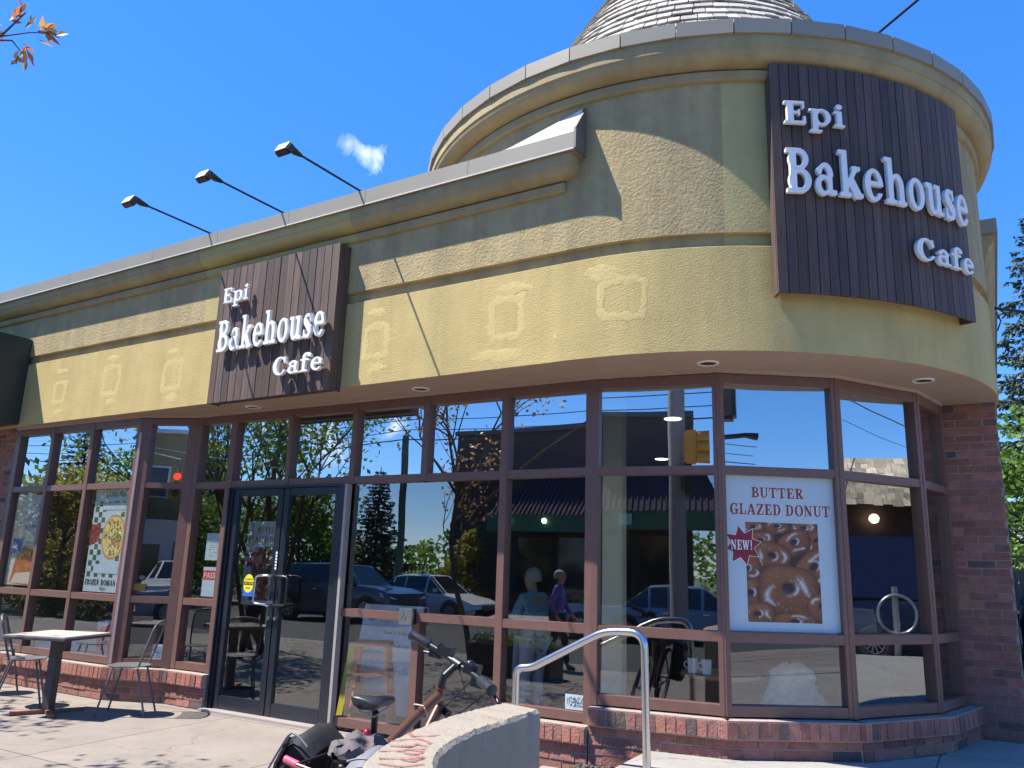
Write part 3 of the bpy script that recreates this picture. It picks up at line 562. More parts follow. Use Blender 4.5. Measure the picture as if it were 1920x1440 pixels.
# ------------------------------------------------------------------ ground
def concmat(name, col, slab, joint=True, rot=0.0, off=(0, 0, 0)):
    m, t, b, o = newmat(name); L = t.links.new; co = N(t, 'ShaderNodeTexCoord'); mp = N(t, 'ShaderNodeMapping'); mp.inputs['Rotation'].default_value = (0, 0, rot); mp.inputs['Location'].default_value = off
    L(co.outputs['Object'], mp.inputs[0])
    n1 = N(t, 'ShaderNodeTexNoise', i_Scale=2.2, i_Detail=9.0, i_Roughness=.7); n2 = N(t, 'ShaderNodeTexNoise', i_Scale=140.0, i_Detail=3.0); n3 = N(t, 'ShaderNodeTexNoise', i_Scale=14.0, i_Detail=6.0, i_Roughness=.75)
    for n in (n1, n2, n3): L(co.outputs['Object'], n.inputs['Vector'])
    m1 = N(t, 'ShaderNodeMapRange', i_From_Min=.3, i_From_Max=.7, i_To_Min=.84, i_To_Max=1.12); L(n1.outputs['Fac'], m1.inputs['Value'])
    m2 = N(t, 'ShaderNodeMapRange', i_From_Min=.3, i_From_Max=.7, i_To_Min=.88, i_To_Max=1.1); L(n2.outputs['Fac'], m2.inputs['Value'])
    m3 = N(t, 'ShaderNodeMapRange', i_From_Min=.55, i_From_Max=.8, i_To_Min=1.0, i_To_Max=.75); L(n3.outputs['Fac'], m3.inputs['Value'])
    p = N(t, 'ShaderNodeMath', operation='MULTIPLY'); L(m1.outputs[0], p.inputs[0]); L(m2.outputs[0], p.inputs[1]); p2 = N(t, 'ShaderNodeMath', operation='MULTIPLY'); L(p.outputs[0], p2.inputs[0]); L(m3.outputs[0], p2.inputs[1])
    cur = p2.outputs[0]
    if joint:
        br = N(t, 'ShaderNodeTexBrick', offset=0.0, squash=1.0); br.inputs['Scale'].default_value = 1.0; br.inputs['Mortar Size'].default_value = .007; br.inputs['Mortar Smooth'].default_value = .1; br.inputs['Brick Width'].default_value = slab[0]; br.inputs['Row Height'].default_value = slab[1]
        br.inputs['Color1'].default_value = (1, 1, 1, 1); br.inputs['Color2'].default_value = (.93, .93, .93, 1); br.inputs['Mortar'].default_value = (.35, .33, .31, 1); L(mp.outputs[0], br.inputs['Vector'])
        p3 = N(t, 'ShaderNodeVectorMath', operation='SCALE'); L(br.outputs['Color'], p3.inputs[0]); L(cur, p3.inputs['Scale']); v = p3.outputs[0]
        p4 = N(t, 'ShaderNodeVectorMath', operation='MULTIPLY'); L(v, p4.inputs[0]); p4.inputs[1].default_value = col
    else:
        p4 = N(t, 'ShaderNodeVectorMath', operation='SCALE'); p4.inputs[0].default_value = col; L(cur, p4.inputs['Scale'])
    vo = N(t, 'ShaderNodeTexVoronoi', i_Scale=2.6); L(co.outputs['Object'], vo.inputs['Vector']); gs = N(t, 'ShaderNodeMapRange', i_From_Min=.035, i_From_Max=.05, i_To_Min=.45, i_To_Max=1.0); L(vo.outputs['Distance'], gs.inputs['Value'])
    dn = N(t, 'ShaderNodeTexNoise', i_Scale=3.0, i_Detail=4.0); L(co.outputs['Object'], dn.inputs['Vector']); dm = N(t, 'ShaderNodeVectorMath', operation='MULTIPLY_ADD'); L(dn.outputs['Color'], dm.inputs[0]); dm.inputs[1].default_value = (.5, .5, 0); L(co.outputs['Object'], dm.inputs[2])
    ve = N(t, 'ShaderNodeTexVoronoi', i_Scale=.42, feature='DISTANCE_TO_EDGE'); L(dm.outputs[0], ve.inputs['Vector']); cr = N(t, 'ShaderNodeMapRange', i_From_Min=.0, i_From_Max=.004, i_To_Min=.62, i_To_Max=1.0); L(ve.outputs['Distance'], cr.inputs['Value'])
    mg = N(t, 'ShaderNodeMath', operation='MULTIPLY'); L(gs.outputs[0], mg.inputs[0]); L(cr.outputs[0], mg.inputs[1]); p6 = N(t, 'ShaderNodeVectorMath', operation='SCALE'); L(p4.outputs[0], p6.inputs[0]); L(mg.outputs[0], p6.inputs['Scale'])
    L(p6.outputs[0], b.inputs['Base Color']); b.inputs['Roughness'].default_value = .93
    bp = N(t, 'ShaderNodeBump', i_Strength=.35, i_Distance=.004); L(n2.outputs['Fac'], bp.inputs['Height']); L(bp.outputs[0], b.inputs['Normal'])
    return m
M['pave'] = concmat('pavement_concrete', (.245, .212, .185), (1.62, 1.9), off=(6.24, .17, 0))
M['land'] = concmat('landing_concrete', (.29, .275, .255), (1.8, 1.8), off=(2.13, .5, 0))
M['asph'] = mat('asphalt', (.06, .059, .058), .9, var=.18, scale=6, bump=.5, bscale=120, dirt=.2, dcol=(.11, .105, .10))
M['kerb'] = mat('kerb_concrete', (.24, .225, .21), .9, var=.1, scale=6)
M['grass'] = mat('verge_grass', (.07, .12, .03), .95, var=.35, scale=20)
def slope(y): return -.015-max(0, -y-1.0)*.018
mb = MB(); ys = [3.0, 0, -1, -3, -5, -7.2]; mb.grid([[(x, y, slope(y)) for x in (-60, -30, -14, -8, -4, 0, 8, 12)] for y in ys][::-1]); struct('pavement', mb, M['pave'])
zk = slope(-7.2)
mb = MB(); mb.bb((-60, -7.38, zk-.2), (8, -7.2, zk+.002)); struct('kerb', mb, M['kerb'])
zr = zk-.12
mb = MB(); mb.grid([[(x, y, zr-(0 if y > -12 else 0)) for x in (-90, -20, 8.0, 60)] for y in (-17.5, -12, -7.3)]); mb.grid([[(x, y, zr-.004) for x in (8.0, 15.2)] for y in (-8, 40, 80)]); struct('road', mb, M['asph'])
mb = MB(); mb.bb((-60, -17.7, zr-.1), (60, -17.5, zr+.12)); mb.bb((15.2, -7, zr-.1), (15.4, 60, zr+.12)); struct('far_kerb', mb, M['kerb'])
mb = MB(); mb.grid([[(x, y, zr+.10) for x in (-90, 60)] for y in (-23.9, -17.69)]); mb.grid([[(x, y, zr+.10) for x in (15.39, 60)] for y in (-7, 60)]); struct('far_pavement', mb, M['pave'])
mb = MB(); mb.grid([[(x, y, zr-.06) for x in (-700, -100, 100, 700)] for y in (-700, -100, 100, 700)]); struct('ground', mb, mat('far_ground', (.10, .12, .06), .95, var=.3, scale=.3))
# raised landing that wraps the round corner, with a ramp towards the street
mb = MB(); zl = .195
top = [(-2.13, .06), (-2.10, -1.0), (-1.25, -1.6), (7.0, -1.6), (8.0, 2.0), (8.0, 60), (.2, 60), (.2, 2.2), (-.2, 2.2), (-.3, 1.3), (-.75, .6), (-1.6, .08)]
mb.prism(top, -.2, zl); struct('landing', mb, M['land'])
mb = MB(); mb.hexa([(-1.25, -4.2, -.2), (7.0, -4.2, -.2), (7.0, -1.602, -.2), (-1.25, -1.602, -.2), (-1.25, -4.2, -.055), (7.0, -4.2, -.055), (7.0, -1.602, zl-.003), (-1.25, -1.602, zl-.003)]); struct('ramp', mb, M['land'])
mb = MB(); mb.hexa([(-2.75, -1.0, -.2), (-2.135, -1.0, -.2), (-2.135, -.42, -.2), (-2.75, -.42, -.2), (-2.75, -1.0, .085), (-2.135, -1.0, .085), (-2.135, -.42, .085), (-2.75, -.42, .085)]); struct('step', mb, M['land'])
mb = MB(); rg = random.Random(4)
for k in range(420):
    x, y = rg.uniform(-2.62, -2.14), rg.uniform(-.40, -.07); r_ = rg.uniform(.008, .02); t = rg.uniform(.5, 1.5); mb.sphere((x, y, .03+rg.uniform(0, .03)), (r_, r_*rg.uniform(.6, 1), r_*.7), 6, 4, (t, t, t))
mb.bb((-2.66, -.41, -.1), (-2.135, -.05, .03), (.4, .4, .4)); o = mb.build('gravel', mat('dark_gravel', (.085, .08, .075), .95, tint=True)); tag(o, 'dark gravel bed at the foot of the brick sill', 'gravel', kind='stuff')
# ------------------------------------------------------------------ soffit downlights
for x, y in ((-6.4, -.12), (-4.22, -.15), (-1.61, -.04), (-.23, 1.15)):
    first = 'DL' not in globals()
    if first:
        DL = thing('recessed_light', 'x', 'downlight', (x, y, 2.999), 'recessed lights in the soffit')
        mb = MB(); mb.lathe([(.062, -.004), (.066, -.010), (.080, -.008), (.084, .0)], (x, y, 2.999), 28); mb.build('trim_ring', M['white'], DL, 50)
        mb = MB(); mb.lathe([(.0, -.002), (.03, -.003), (.063, -.003)], (x, y, 2.999), 28); mb.build('lamp_well', M['black'], DL)
        d = DL
    else: d = dup(DL, None, (x, y, 2.999))
    d['label'] = {-6.4: 'recessed soffit light above the double glass doors, below the flat sign', -4.22: 'recessed soffit light right of the flat sign, above the transom windows', -1.61: 'recessed soffit light under the middle of the rounded corner', -.23: 'recessed soffit light nearest the tall brick pier'}[x]
# ------------------------------------------------------------------ signs
WORDS = ((('Epi',), (-6.40, -6.015, 3.962, .158)), (('Bakehouse',), (-6.415, -4.938, 3.452, .325)), (('Cafe',), (-5.57, -4.925, 3.128, .172)))
sg = thing('sign_board', 'flat dark planked Epi Bakehouse Cafe sign over the double doors', 'sign', (-5.7, -.6, 2.95), 'cafe name signs')
mb = MB(); npl = 17; x0, x1 = -6.545, -4.885; pw = (x1-x0)/npl
for k in range(npl):
    a, b = x0+k*pw+.004, x0+(k+1)*pw-.004; t = R.uniform(.7, 1.45); t2 = (t, t*R.uniform(.92, 1.02), t*R.uniform(.9, 1.08)); o = .15+R.uniform(-.003, .003)
    mb.hexa([wl(a, 2.955, o), wl(b, 2.955, o), wl(b, 2.955, o-.022), wl(a, 2.955, o-.022), wl(a, 4.362, o), wl(b, 4.362, o), wl(b, 4.362, o-.022), wl(a, 4.362, o-.022)], t2)
mb.build('plank_face', M['plank'], sg)
mb = MB()
def wbox(mb, a, b, z0, z1, o0, o1, tint=(1, 1, 1)): mb.hexa([wl(a, z0, o1), wl(b, z0, o1), wl(b, z0, o0), wl(a, z0, o0), wl(a, z1, o1), wl(b, z1, o1), wl(b, z1, o0), wl(a, z1, o0)], tint)
wbox(mb, x0+.02, x1-.02, 2.965, 4.352, .02, .125, (.5, .5, .5)); wbox(mb, x0+.001, x0+.02, 2.957, 4.36, .003, .1275); wbox(mb, x1-.02, x1-.001, 2.957, 4.36, .003, .1275); mb.build('backing_box', M['plank'], sg)
for (wd,), (a, b, base, cap) in WORDS: word(wd, a, b, base, cap, lambda x, y, z: wl(x, y, .200+z), .030, .0025, M['letter'], sg)
st = thing('sign_board', 'curved dark planked Epi Bakehouse Cafe sign wrapped round the turret', 'sign', (-.5, .2, 3.4), 'cafe name signs')
RS = 2.83; ta, tb = rad(-60.35), rad(-23.4); npl = 24; dth = (tb-ta)/npl
rp_ = lambda r_, a, z: Vector((CX+r_*math.cos(a), CY+r_*math.sin(a), z))
mb = MB()
for k in range(npl):
    a, b = ta+k*dth+.0011, ta+(k+1)*dth-.0011; t = R.uniform(.7, 1.3); t2 = (t*.95, t*R.uniform(.9, 1.0), t*R.uniform(1.0, 1.2)); r_ = RS+R.uniform(-.002, .002); zt = 5.225+R.uniform(-.004, .004)
    mb.hexa([rp_(r_, a, 3.40), rp_(r_, b, 3.40), rp_(r_-.022, b, 3.40), rp_(r_-.022, a, 3.40), rp_(r_, a, zt), rp_(r_, b, zt), rp_(r_-.022, b, zt), rp_(r_-.022, a, zt)], t2)
mb.build('plank_face', M['plank'], st)
for a, b in ((ta+.0005, ta+.008), (tb-.008, tb-.0005)):
    mb = MB(); mb.hexa([rp_(RS-.024, a, 3.402), rp_(RS-.024, b, 3.402), rp_(RW+.003, b, 3.402), rp_(RW+.003, a, 3.402), rp_(RS-.024, a, 5.148), rp_(RS-.024, b, 5.148), rp_(RW+.003, b, 5.148), rp_(RW+.003, a, 5.148)]); mb.build('side_board', M['plank'], st)
LR = RS+.042
for (wd, a, b, base, cap) in (('Epi', -58.95, -49.25, 4.702, .180), ('Bakehouse', -58.95, -24.95, 4.145, .352), ('Cafe', -38.5, -24.85, 3.748, .172)):
    word(wd, rad(a)*LR, rad(b)*LR, base, cap, lambda x, y, z: rp_(LR+z, x/LR, y), .03, .0025, M['letter'], st)
# ------------------------------------------------------------------ sign lamps on arms
def sign_lamp(base, d, label, first=None):
    t = thing('sign_lamp', label, 'lamp', base, 'long armed sign lamps on the roof edge'); b = Vector(base); d = Vector(d).normalized(); s = d.cross(Vector((0, 0, 1))).normalized(); Lr = .80
    mb = MB(); mb.tube([b-d*.25+Vector((0, 0, .0)), b+d*Lr], .0105, 8); mb.build('arm', M['black'], t, 50)
    mb = MB(); e = b+d*Lr; mb.tube([e-d*.02, e+d*.05, e+d*.11+Vector((0, 0, .012)), e+d*.14+Vector((0, 0, .004))], [.016, .03, .034, .022], 8); mb.build('swivel', M['black'], t, 50)
    mb = MB(); c = e+d*.165+Vector((0, 0, -.035)); q = (d*.5+Vector((0, 0, -.87))).normalized(); u = s.cross(q)
    rot = Matrix(((q.x, s.x, u.x), (q.y, s.y, u.y), (q.z, s.z, u.z))); mb.box(c, (.10, .15, .06), rot); mb.build('lamp_head', M['black'], t, None, .008)
    mb = MB(); mb.box(c+u*.033*(1 if u.z > 0 else -1), (.085, .125, .008), rot); mb.build('lit_top_plate', M['white'], t)  # white plate puts the sunlit top of the black head into colour
    mb = MB(); mb.box(b-d*.02+Vector((0, 0, -.006)), (.06, .05, .02)); mb.build('bracket', M['black'], t)
    return t
for (x, lb) in ((-6.81, 'sign lamp arm furthest left on the flat roof edge'), (-5.71, 'sign lamp arm over the flat sign, between two others'), (-4.69, 'sign lamp arm right of the flat sign, closest to the turret')): sign_lamp(wl(x, 4.838, .12), (-.023, -1, 0), lb)
a = rad(-42.1); sign_lamp((CX+2.87*math.cos(a), CY+2.87*math.sin(a), 5.59), (math.cos(a), math.sin(a), 0), 'sign lamp arm sticking out over the turret edge')
# neighbour's dark sign box at the left edge
t = thing('shop_sign', 'dark green boxed sign of the neighbouring shop at the left edge', 'sign', (-12, -.7, 3)); mb = MB(); wbox(mb, -13.4, -10.33, 3.02, 4.13, .001, .42); mb.build('box', mat('dark_green_panel', (.022, .034, .034), .45, var=.1), t, None, .006)
mb = MB(); wbox(mb, -13.2, -10.5, 3.15, 4.0, .418, .424); mb.build('face_panel', mat('dark_face', (.03, .05, .05), .3), t)
# ------------------------------------------------------------------ handrail
hr = thing('handrail', 'bent stainless steel handrail beside the landing', 'handrail', (-2.3, -.75, 0)); y = -.75
def fillet(pts, rr, n=6):
    pts = [Vector(p) for p in pts]; o = [pts[0]]
    for a, b, c in zip(pts[:-2], pts[1:-1], pts[2:]):
        d1 = (a-b).normalized(); d2 = (c-b).normalized(); r_ = min(rr, (a-b).length*.45, (c-b).length*.45)
        for k in range(n+1): u = k/n; o.append((b+d1*r_)*(1-u)**2+b*2*u*(1-u)+(b+d2*r_)*u*u)
    return o+[pts[-1]]
mb = MB(); mb.tube(fillet([(-2.80, y, -.03), (-2.80, y, .765), (-2.68, y, .775), (-2.13, y, 1.052), (-1.86, y, 1.056), (-1.845, y, zl)], .10), .0265, 16); mb.build('rail', M['steel'], hr, 50)
mb = MB()
for x, z in ((-2.80, -.015), (-1.845, zl)): mb.lathe([(.0, .012), (.05, .012), (.055, .0)], (x, y, z), 20)
mb.build('base_plate', M['steel'], hr)
# ------------------------------------------------------------------ curved concrete wall
lo = [(-1.733, -2.73), (-1.735, -2.9), (-1.73, -3.1), (-1.695, -3.34), (-1.625, -3.62), (-1.55, -3.82), (-1.45, -3.985), (-1.25, -4.2), (-.95, -4.38), (-.55, -4.46), (.4, -4.48)]
li = [(-1.528, -2.78), (-1.515, -2.95), (-1.505, -3.15), (-1.485, -3.36), (-1.43, -3.58), (-1.36, -3.74), (-1.27, -3.87), (-1.10, -4.03), (-.88, -4.15), (-.52, -4.22), (.4, -4.24)]
def dens(pl, n=4):
    o = []
    for i in range(len(pl)-1):
        p0, p1, p2, p3 = [Vector(pl[max(0, min(len(pl)-1, i+k))]) for k in (-1, 0, 1, 2)]
        for k in range(n):
            t = k/n; o.append(.5*((2*p1)+(p2-p0)*t+(2*p0-5*p1+4*p2-p3)*t*t+(3*p1-p0-3*p2+p3)*t**3))
    return o+[Vector(pl[-1])]
lo, li = dens(lo, 10), dens(li, 10); cw = thing('concrete_wall', 'low curved concrete wall with red graffiti on top', 'wall', (-1.6, -3.4, 0)); mb = MB(); zt = .87; ch = .012; rw_ = random.Random(9)
rows = []
for a, b in zip(lo, li):
    d = (b-a).normalized(); j = lambda s=.0035: rw_.uniform(-s, s); e = ch
    rows.append([Vector((a.x, a.y, -.2)), Vector((a.x+j(), a.y+j(), .5)), Vector((a.x, a.y, zt-e)), Vector((a.x+d.x*e, a.y+d.y*e, zt+j(.002))), Vector((b.x-d.x*(e+abs(j(.0035))), b.y-d.y*e, zt+j(.003))), Vector((b.x+j(), b.y+j(), zt-e-abs(j(.005)))), Vector((b.x+j(.002), b.y, .5)), Vector((b.x, b.y, -.2))])
mb.grid(rows); mb.f.append(list(range(8))); mb.t.append((1, 1, 1)); mb.m.append(0); mb.build('wall_body', M['concrete'], cw, 35)
GR = [[(-1.596, -3.664), (-1.58, -3.614), (-1.549, -3.576), (-1.476, -3.615)], [(-1.638, -3.518), (-1.591, -3.559)], [(-1.591, -3.56), (-1.534, -3.486)], [(-1.537, -3.801), (-1.492, -3.765), (-1.45, -3.69)], [(-1.488, -3.74), (-1.429, -3.725), (-1.422, -3.773), (-1.462, -3.774)], [(-1.475, -3.877), (-1.426, -3.838), (-1.385, -3.785), (-1.378, -3.849), (-1.42, -3.842)], [(-1.432, -3.93), (-1.362, -3.922), (-1.329, -3.859)], [(-1.53, -3.70), (-1.50, -3.69), (-1.51, -3.65), (-1.47, -3.655)], [(-1.56, -3.72), (-1.50, -3.70)]]
mb = MB()
for g in GR:
    for a, b in zip(g[:-1], g[1:]):
        a, b = Vector(a), Vector(b); n_ = Vector((-(b-a).y, (b-a).x)).normalized()*.008; e = (b-a).normalized()*.003; z = zt+.0022+.00012*len(mb.f)
        mb.add([(p.x, p.y, z) for p in (a-n_-e, b-n_+e, b+n_+e, a+n_-e)], [(0, 1, 2, 3)])
gm_ = mat('red_marker', (.36, .11, .10), .85, var=.3, scale=40); gt = gm_.node_tree; gn = N(gt, 'ShaderNodeTexNoise', i_Scale=90.0, i_Detail=4.0); gr_ = N(gt, 'ShaderNodeMapRange', i_From_Min=.38, i_From_Max=.58, i_To_Min=.15, i_To_Max=.9); gt.links.new(gn.outputs['Fac'], gr_.inputs['Value']); gt.links.new(gr_.outputs[0], gt.nodes['Principled BSDF'].inputs['Alpha'])
mb.build('graffiti', gm_, cw)
# ------------------------------------------------------------------ tables and chairs
M['tabtop'] = mat('worn_table_top', (.42, .38, .34), .6, var=.3, scale=7, dirt=.4, dscale=5, dcol=(.2, .16, .14)); M['darkmetal'] = mat('dark_painted_steel', (.085, .075, .07), .5, var=.15); M['mesh'] = mat('grey_chair_steel', (.115, .115, .12), .42, var=.1)
M['wood'] = mat('brown_wood', (.26, .10, .06), .6, var=.25, stretch=(1, 6, 6))
tb = thing('cafe_table', 'square pedestal cafe table with a worn pale top by the left window', 'table', (0, 0, 0)); mb = MB(); mb.bb((-.325, -.325, .695), (.325, .325, .715)); mb.build('table_top', M['tabtop'], tb, None, .004)
mb = MB(); mb.bb((-.328, -.328, .676), (.328, .328, .694)); mb.build('rim', M['darkmetal'], tb, None, .003); mb = MB(); mb.bb((-.042, -.042, .03), (.042, .042, .676)); mb.build('pedestal', M['darkmetal'], tb, None, .004)
mb = MB()
mb.box((0, 0, .016), (.62, .055, .03), Matrix.Rotation(rad(45), 3, 'Z')); mb.box((0, 0, .019), (.62, .053, .03), Matrix.Rotation(rad(135), 3, 'Z'))
mb.build('foot', M['wood'], tb, None, .004); tb.location = (-7.68, -1.06, -.015); tb.rotation_euler = (0, 0, rad(20))
def chair(label):
    t = thing('cafe_chair', label, 'chair', (0, 0, 0), 'metal cafe chairs at the left window')
    mb = MB(); n = 28; pr = [(.0, .432), (.10, .434), (.17, .442), (.188, .448), (.196, .445), (.192, .436), (.17, .432), (.0, .424)]; mb.lathe(pr, (0, 0, 0), n); mb.build('seat', M['mesh'], t, 50)
    for sx, sy in ((1, 1), (-1, 1)): mb = MB(); mb.tube([(sx*.15, .10, .43), (sx*.19, .20, .0)], .0095, 8); mb.build('leg', M['mesh'], t, 50)
    for sx in (1, -1): mb = MB(); mb.tube([(sx*.15, -.12, .43), (sx*.18, -.24, .0)], .0095, 8); mb.build('leg', M['mesh'], t, 50)
    mb = MB(); pts = [(-.165, -.13, .44), (-.185, -.185, .62), (-.18, -.235, .80), (-.12, -.255, .845), (0, -.265, .855), (.12, -.255, .845), (.18, -.235, .80), (.185, -.185, .62), (.165, -.13, .44)]; mb.tube(fillet(pts, .05, 4), .0105, 8); mb.build('back_frame', M['mesh'], t, 50)
    mb = MB(); rows = []
    for k in range(9):
        u = k/8; z = .56+.275*u; yy = -.165-.085*u; ww = .178; rows.append([Vector((ww*v, yy-.022*(1-v*v)+.006, z+.012*(1-v*v)*u)) for v in (-1, -.66, -.33, 0, .33, .66, 1)])
    mb.grid(rows); o = mb.build('back_mesh', M['chairmesh'], t, 50); return t
def holes(name):
    m, t_, b, o = newmat(name); L = t_.links.new; co = N(t_, 'ShaderNodeTexCoord'); mp = N(t_, 'ShaderNodeMapping'); mp.inputs['Scale'].default_value = (110, 0, 110); L(co.outputs['Object'], mp.inputs[0])
    vo = N(t_, 'ShaderNodeTexVoronoi', i_Scale=1.0, i_Randomness=0.0); L(mp.outputs[0], vo.inputs['Vector']); g = N(t_, 'ShaderNodeMath', operation='GREATER_THAN', i_1=.36); L(vo.outputs['Distance'], g.inputs[0])
    b.inputs['Base Color'].default_value = (.10, .10, .105, 1); b.inputs['Roughness'].default_value = .4; L(g.outputs[0], b.inputs['Alpha']); return m
M['chairmesh'] = holes('perforated_chair_steel')
c1 = chair('grey metal mesh chair right of the pedestal table'); c1.location = (-7.12, -.66, -.015); c1.rotation_euler = (0, 0, rad(128))
c2 = dup(c1, None, (-8.26, -1.0, -.015), rad(-35), 'grey metal mesh chair left of the pedestal table, cut by the frame edge'); c3 = dup(c1, None, (-9.25, -.78, -.015), rad(20), 'grey metal mesh chair furthest left, mostly out of frame')
# ------------------------------------------------------------------ posters, notices, stickers
M['paper'] = mat('poster_paper', (.46, .56, .62), .55, var=.03); M['maroon'] = mat('print_maroon', (.22, .045, .04), .6, var=.1); M['outl'] = mat('print_cream', (.80, .66, .60), .6); M['burst'] = mat('print_burst', (.23, .012, .035), .55)  # poster paper colour includes a blue tint of reflected sky
M['ink'] = mat('print_black', (.02, .02, .02), .7); M['red'] = mat('print_red', (.55, .03, .04), .6); M['blue'] = mat('print_blue', (.03, .13, .55), .5); M['yel'] = mat('print_yellow', (.85, .72, .03), .5)
def donutmat():
    m, t, b, o = newmat('print_donut'); L = t.links.new; at = N(t, 'ShaderNodeAttribute', attribute_name='tint'); L(at.outputs['Color'], b.inputs['Base Color']); b.inputs['Roughness'].default_value = .5; return m
M['print'] = donutmat()
def poster(P, W_, H_, name, label, o0=-.0035, group=None, full=True):
    """donut poster; P(s, z, o) maps sheet coordinates (from the lower left) to the world"""
    t = thing(name, label, 'poster', P(W_/2, 0, 0), group); mb = MB()
    mb.hexa([P(0, 0, o0), P(W_, 0, o0), P(W_, 0, o0-.001), P(0, 0, o0-.001), P(0, H_, o0), P(W_, H_, o0), P(W_, H_, o0-.001), P(0, H_, o0-.001)]); mb.build('sheet', M['paper'], t)
    sx, sz = W_/.85, H_/1.14; pic = MB(); n = 84; mm = int(n*1.3); x0, x1, z0, z1 = .15*sx, .71*sx, .065*sz, .79*sz
    U, Vv = np.meshgrid(np.linspace(0, 1, n), np.linspace(0, 1, mm)); asp = (z1-z0)/(x1-x0); Xp = U; Yp = Vv*asp
    col = np.zeros(U.shape+(3,)); col[:] = (.05, .022, .012); rgp = np.random.RandomState(3)
    # a tray of squarish glazed rings, each shaded as a rounded ring printed in the picture
    ds = [(.10, 1.21, .17, .10, -.2), (.43, 1.23, .18, .10, .15), (.80, 1.22, .19, .10, -.1), (.98, 1.06, .22, .13, .5), (.20, 1.03, .20, .14, .1), (.66, 1.02, .24, .16, .45), (.34, .83, .27, .20, -.25), (.00, .66, .20, .17, .2), (.93, .70, .30, .22, .7), (.04, .34, .24, .20, .3), (.55, .40, .42, .33, -.12), (.12, .08, .25, .16, .1), (1.0, .20, .2, .18, .3), (.62, .0, .3, .12, 0)]
    fine = rgp.rand(*U.shape); blur = (fine+np.roll(fine, 1, 0)+np.roll(fine, 1, 1)+np.roll(fine, 2, 0)+np.roll(fine, 2, 1))/5
    for (cx, cy, rx, ry, rt_) in ds:
        c_, s_ = math.cos(rt_), math.sin(rt_); dx, dy = Xp-cx, Yp-cy; X2, Y2 = (dx*c_+dy*s_)/rx, (-dx*s_+dy*c_)/ry
        q = (np.abs(X2)**3.0+np.abs(Y2)**3.0)**(1/3.0); q2 = np.sqrt(X2**2+(Y2-.12)**2); ang = np.arctan2(Y2, X2)
        ins = q < 1; hole = q2 < .19; h = np.where(q2 > .19, np.sqrt(np.clip(1-np.clip(np.maximum((q-.55)/.46, (.50-q2)/.34), 0, 1)**2, 0, 1)), 0)
        lit = h*(.55+.45*np.clip(Y2*.6+.4+X2*-.15, 0, 1)); nz = (blur-.5)*.10
        base = np.stack([.035+.25*lit+nz*.8, .013+.095*lit+nz*.4, .008+.034*lit+nz*.2], -1)
        g1 = np.exp(-((q-.60+.10*np.sin(ang*3+cx*11))/.085)**2)*np.clip(np.sin(ang*2.0+cx*9+cy*5)*1.5-.25+2.2*(blur-.5), 0, 1); g2 = np.exp(-((q2-.30)/.05)**2)*np.clip(np.sin(ang+1.4+.4*cx)*1.4-.2+2*(blur-.5), 0, 1); g3 = ((blur > .78) & (h > .8))*.35
        gz = np.clip(g1*.85+g2*.9+g3, 0, .92)[..., None]; base = base*(1-gz)+np.array([.60, .58, .58])*gz
        base = np.where(hole[..., None], np.array([.03, .016, .024])+.05*(Y2 < .02)[..., None]*np.array([.3, .35, .6]), base); edge = np.clip((1.06-q)/.10, 0, 1)[..., None]
        base = base*(.25+.75*edge); col = np.where(ins[..., None], base, col)
    for i in range(mm-1):
        for j in range(n-1):
            a, b = x0+(x1-x0)*j/(n-1), x0+(x1-x0)*(j+1)/(n-1); c, d = z0+(z1-z0)*i/(mm-1), z0+(z1-z0)*(i+1)/(mm-1)
            pic.add([P(a, c, o0+.0004), P(b, c, o0+.0004), P(b, d, o0+.0004), P(a, d, o0+.0004)], [(0, 1, 2, 3)], tuple(col[i, j]))
    pic.build('donut_picture', M['print'], t)
    pl = lambda dx, dz, oo: (lambda x, y, z: P(x+dx, y+dz, o0+oo+z))
    L2 = [('BUTTER', .205*sx, .615*sx, .975*sz, .078*sz), ('GLAZED', .035*sx, .435*sx, .845*sz, .082*sz), ('DONUT', .465*sx, .815*sx, .845*sz, .082*sz)]
    for ln in L2: words_one([ln], pl(.006, -.005, .0006), .0003, M['outl'], t, 'lettering_outline'); words_one([ln], pl(0, 0, .0012), .0003, M['maroon'], t, 'lettering')  # cream printed outline, offset behind the maroon letters
    st = MB(); c = (.125*sx, .615*sz); pts = []
    for k in range(16):
        a = 2*math.pi*k/16+.2; r_ = (.145 if k % 2 == 0 else .088)*sx; pts.append((max(c[0]+r_*math.cos(a), .003), c[1]+r_*math.sin(a)))
    for f_, oo in ((1.06, .0016), (1.0, .0020)):
        st.mi = 0 if oo < .0018 else 1; st.add([P(c[0]+(x-c[0])*f_ if x > .004 else x, c[1]+(y-c[1])*f_, o0+oo) for x, y in pts], [tuple(range(16))])
    st.build('starburst', [M['outl'], M['burst']], t); words_one([('NEW!', .035*sx, .2*sx, .582*sz, .072*sz)], pl(0, 0, .0026), .0003, M['white'], t, 'starburst_lettering')
    return t
Pf, L, n_ = fac('Fc', 'Gc')
poster(lambda s, z, o: Pf(.05+s, 1.045+z, -.0465+o), .85, 1.137, 'wall_poster', 'large butter glazed donut poster filling the rounded corner window', group='donut posters')
poster(lambda s, z, o: Vector((-6.76+s, .30-o, .99+z)), .62, .86, 'wall_poster', 'dim butter glazed donut poster behind the left glass door', group='donut posters')
def sheet(name, label, cat, P, W_, H_, m, th=.001, group=None):
    t = thing(name, label, cat, P(W_/2, 0, 0), group); mb = MB(); mb.hexa([P(0, 0, th), P(W_, 0, th), P(W_, 0, 0), P(0, 0, 0), P(0, H_, th), P(W_, H_, th), P(W_, H_, 0), P(0, H_, 0)]); mb.build('sheet', m, t); return t
yp = lambda x, z, y: (lambda s, q, o: Vector((x+s, y-o, z+q)))
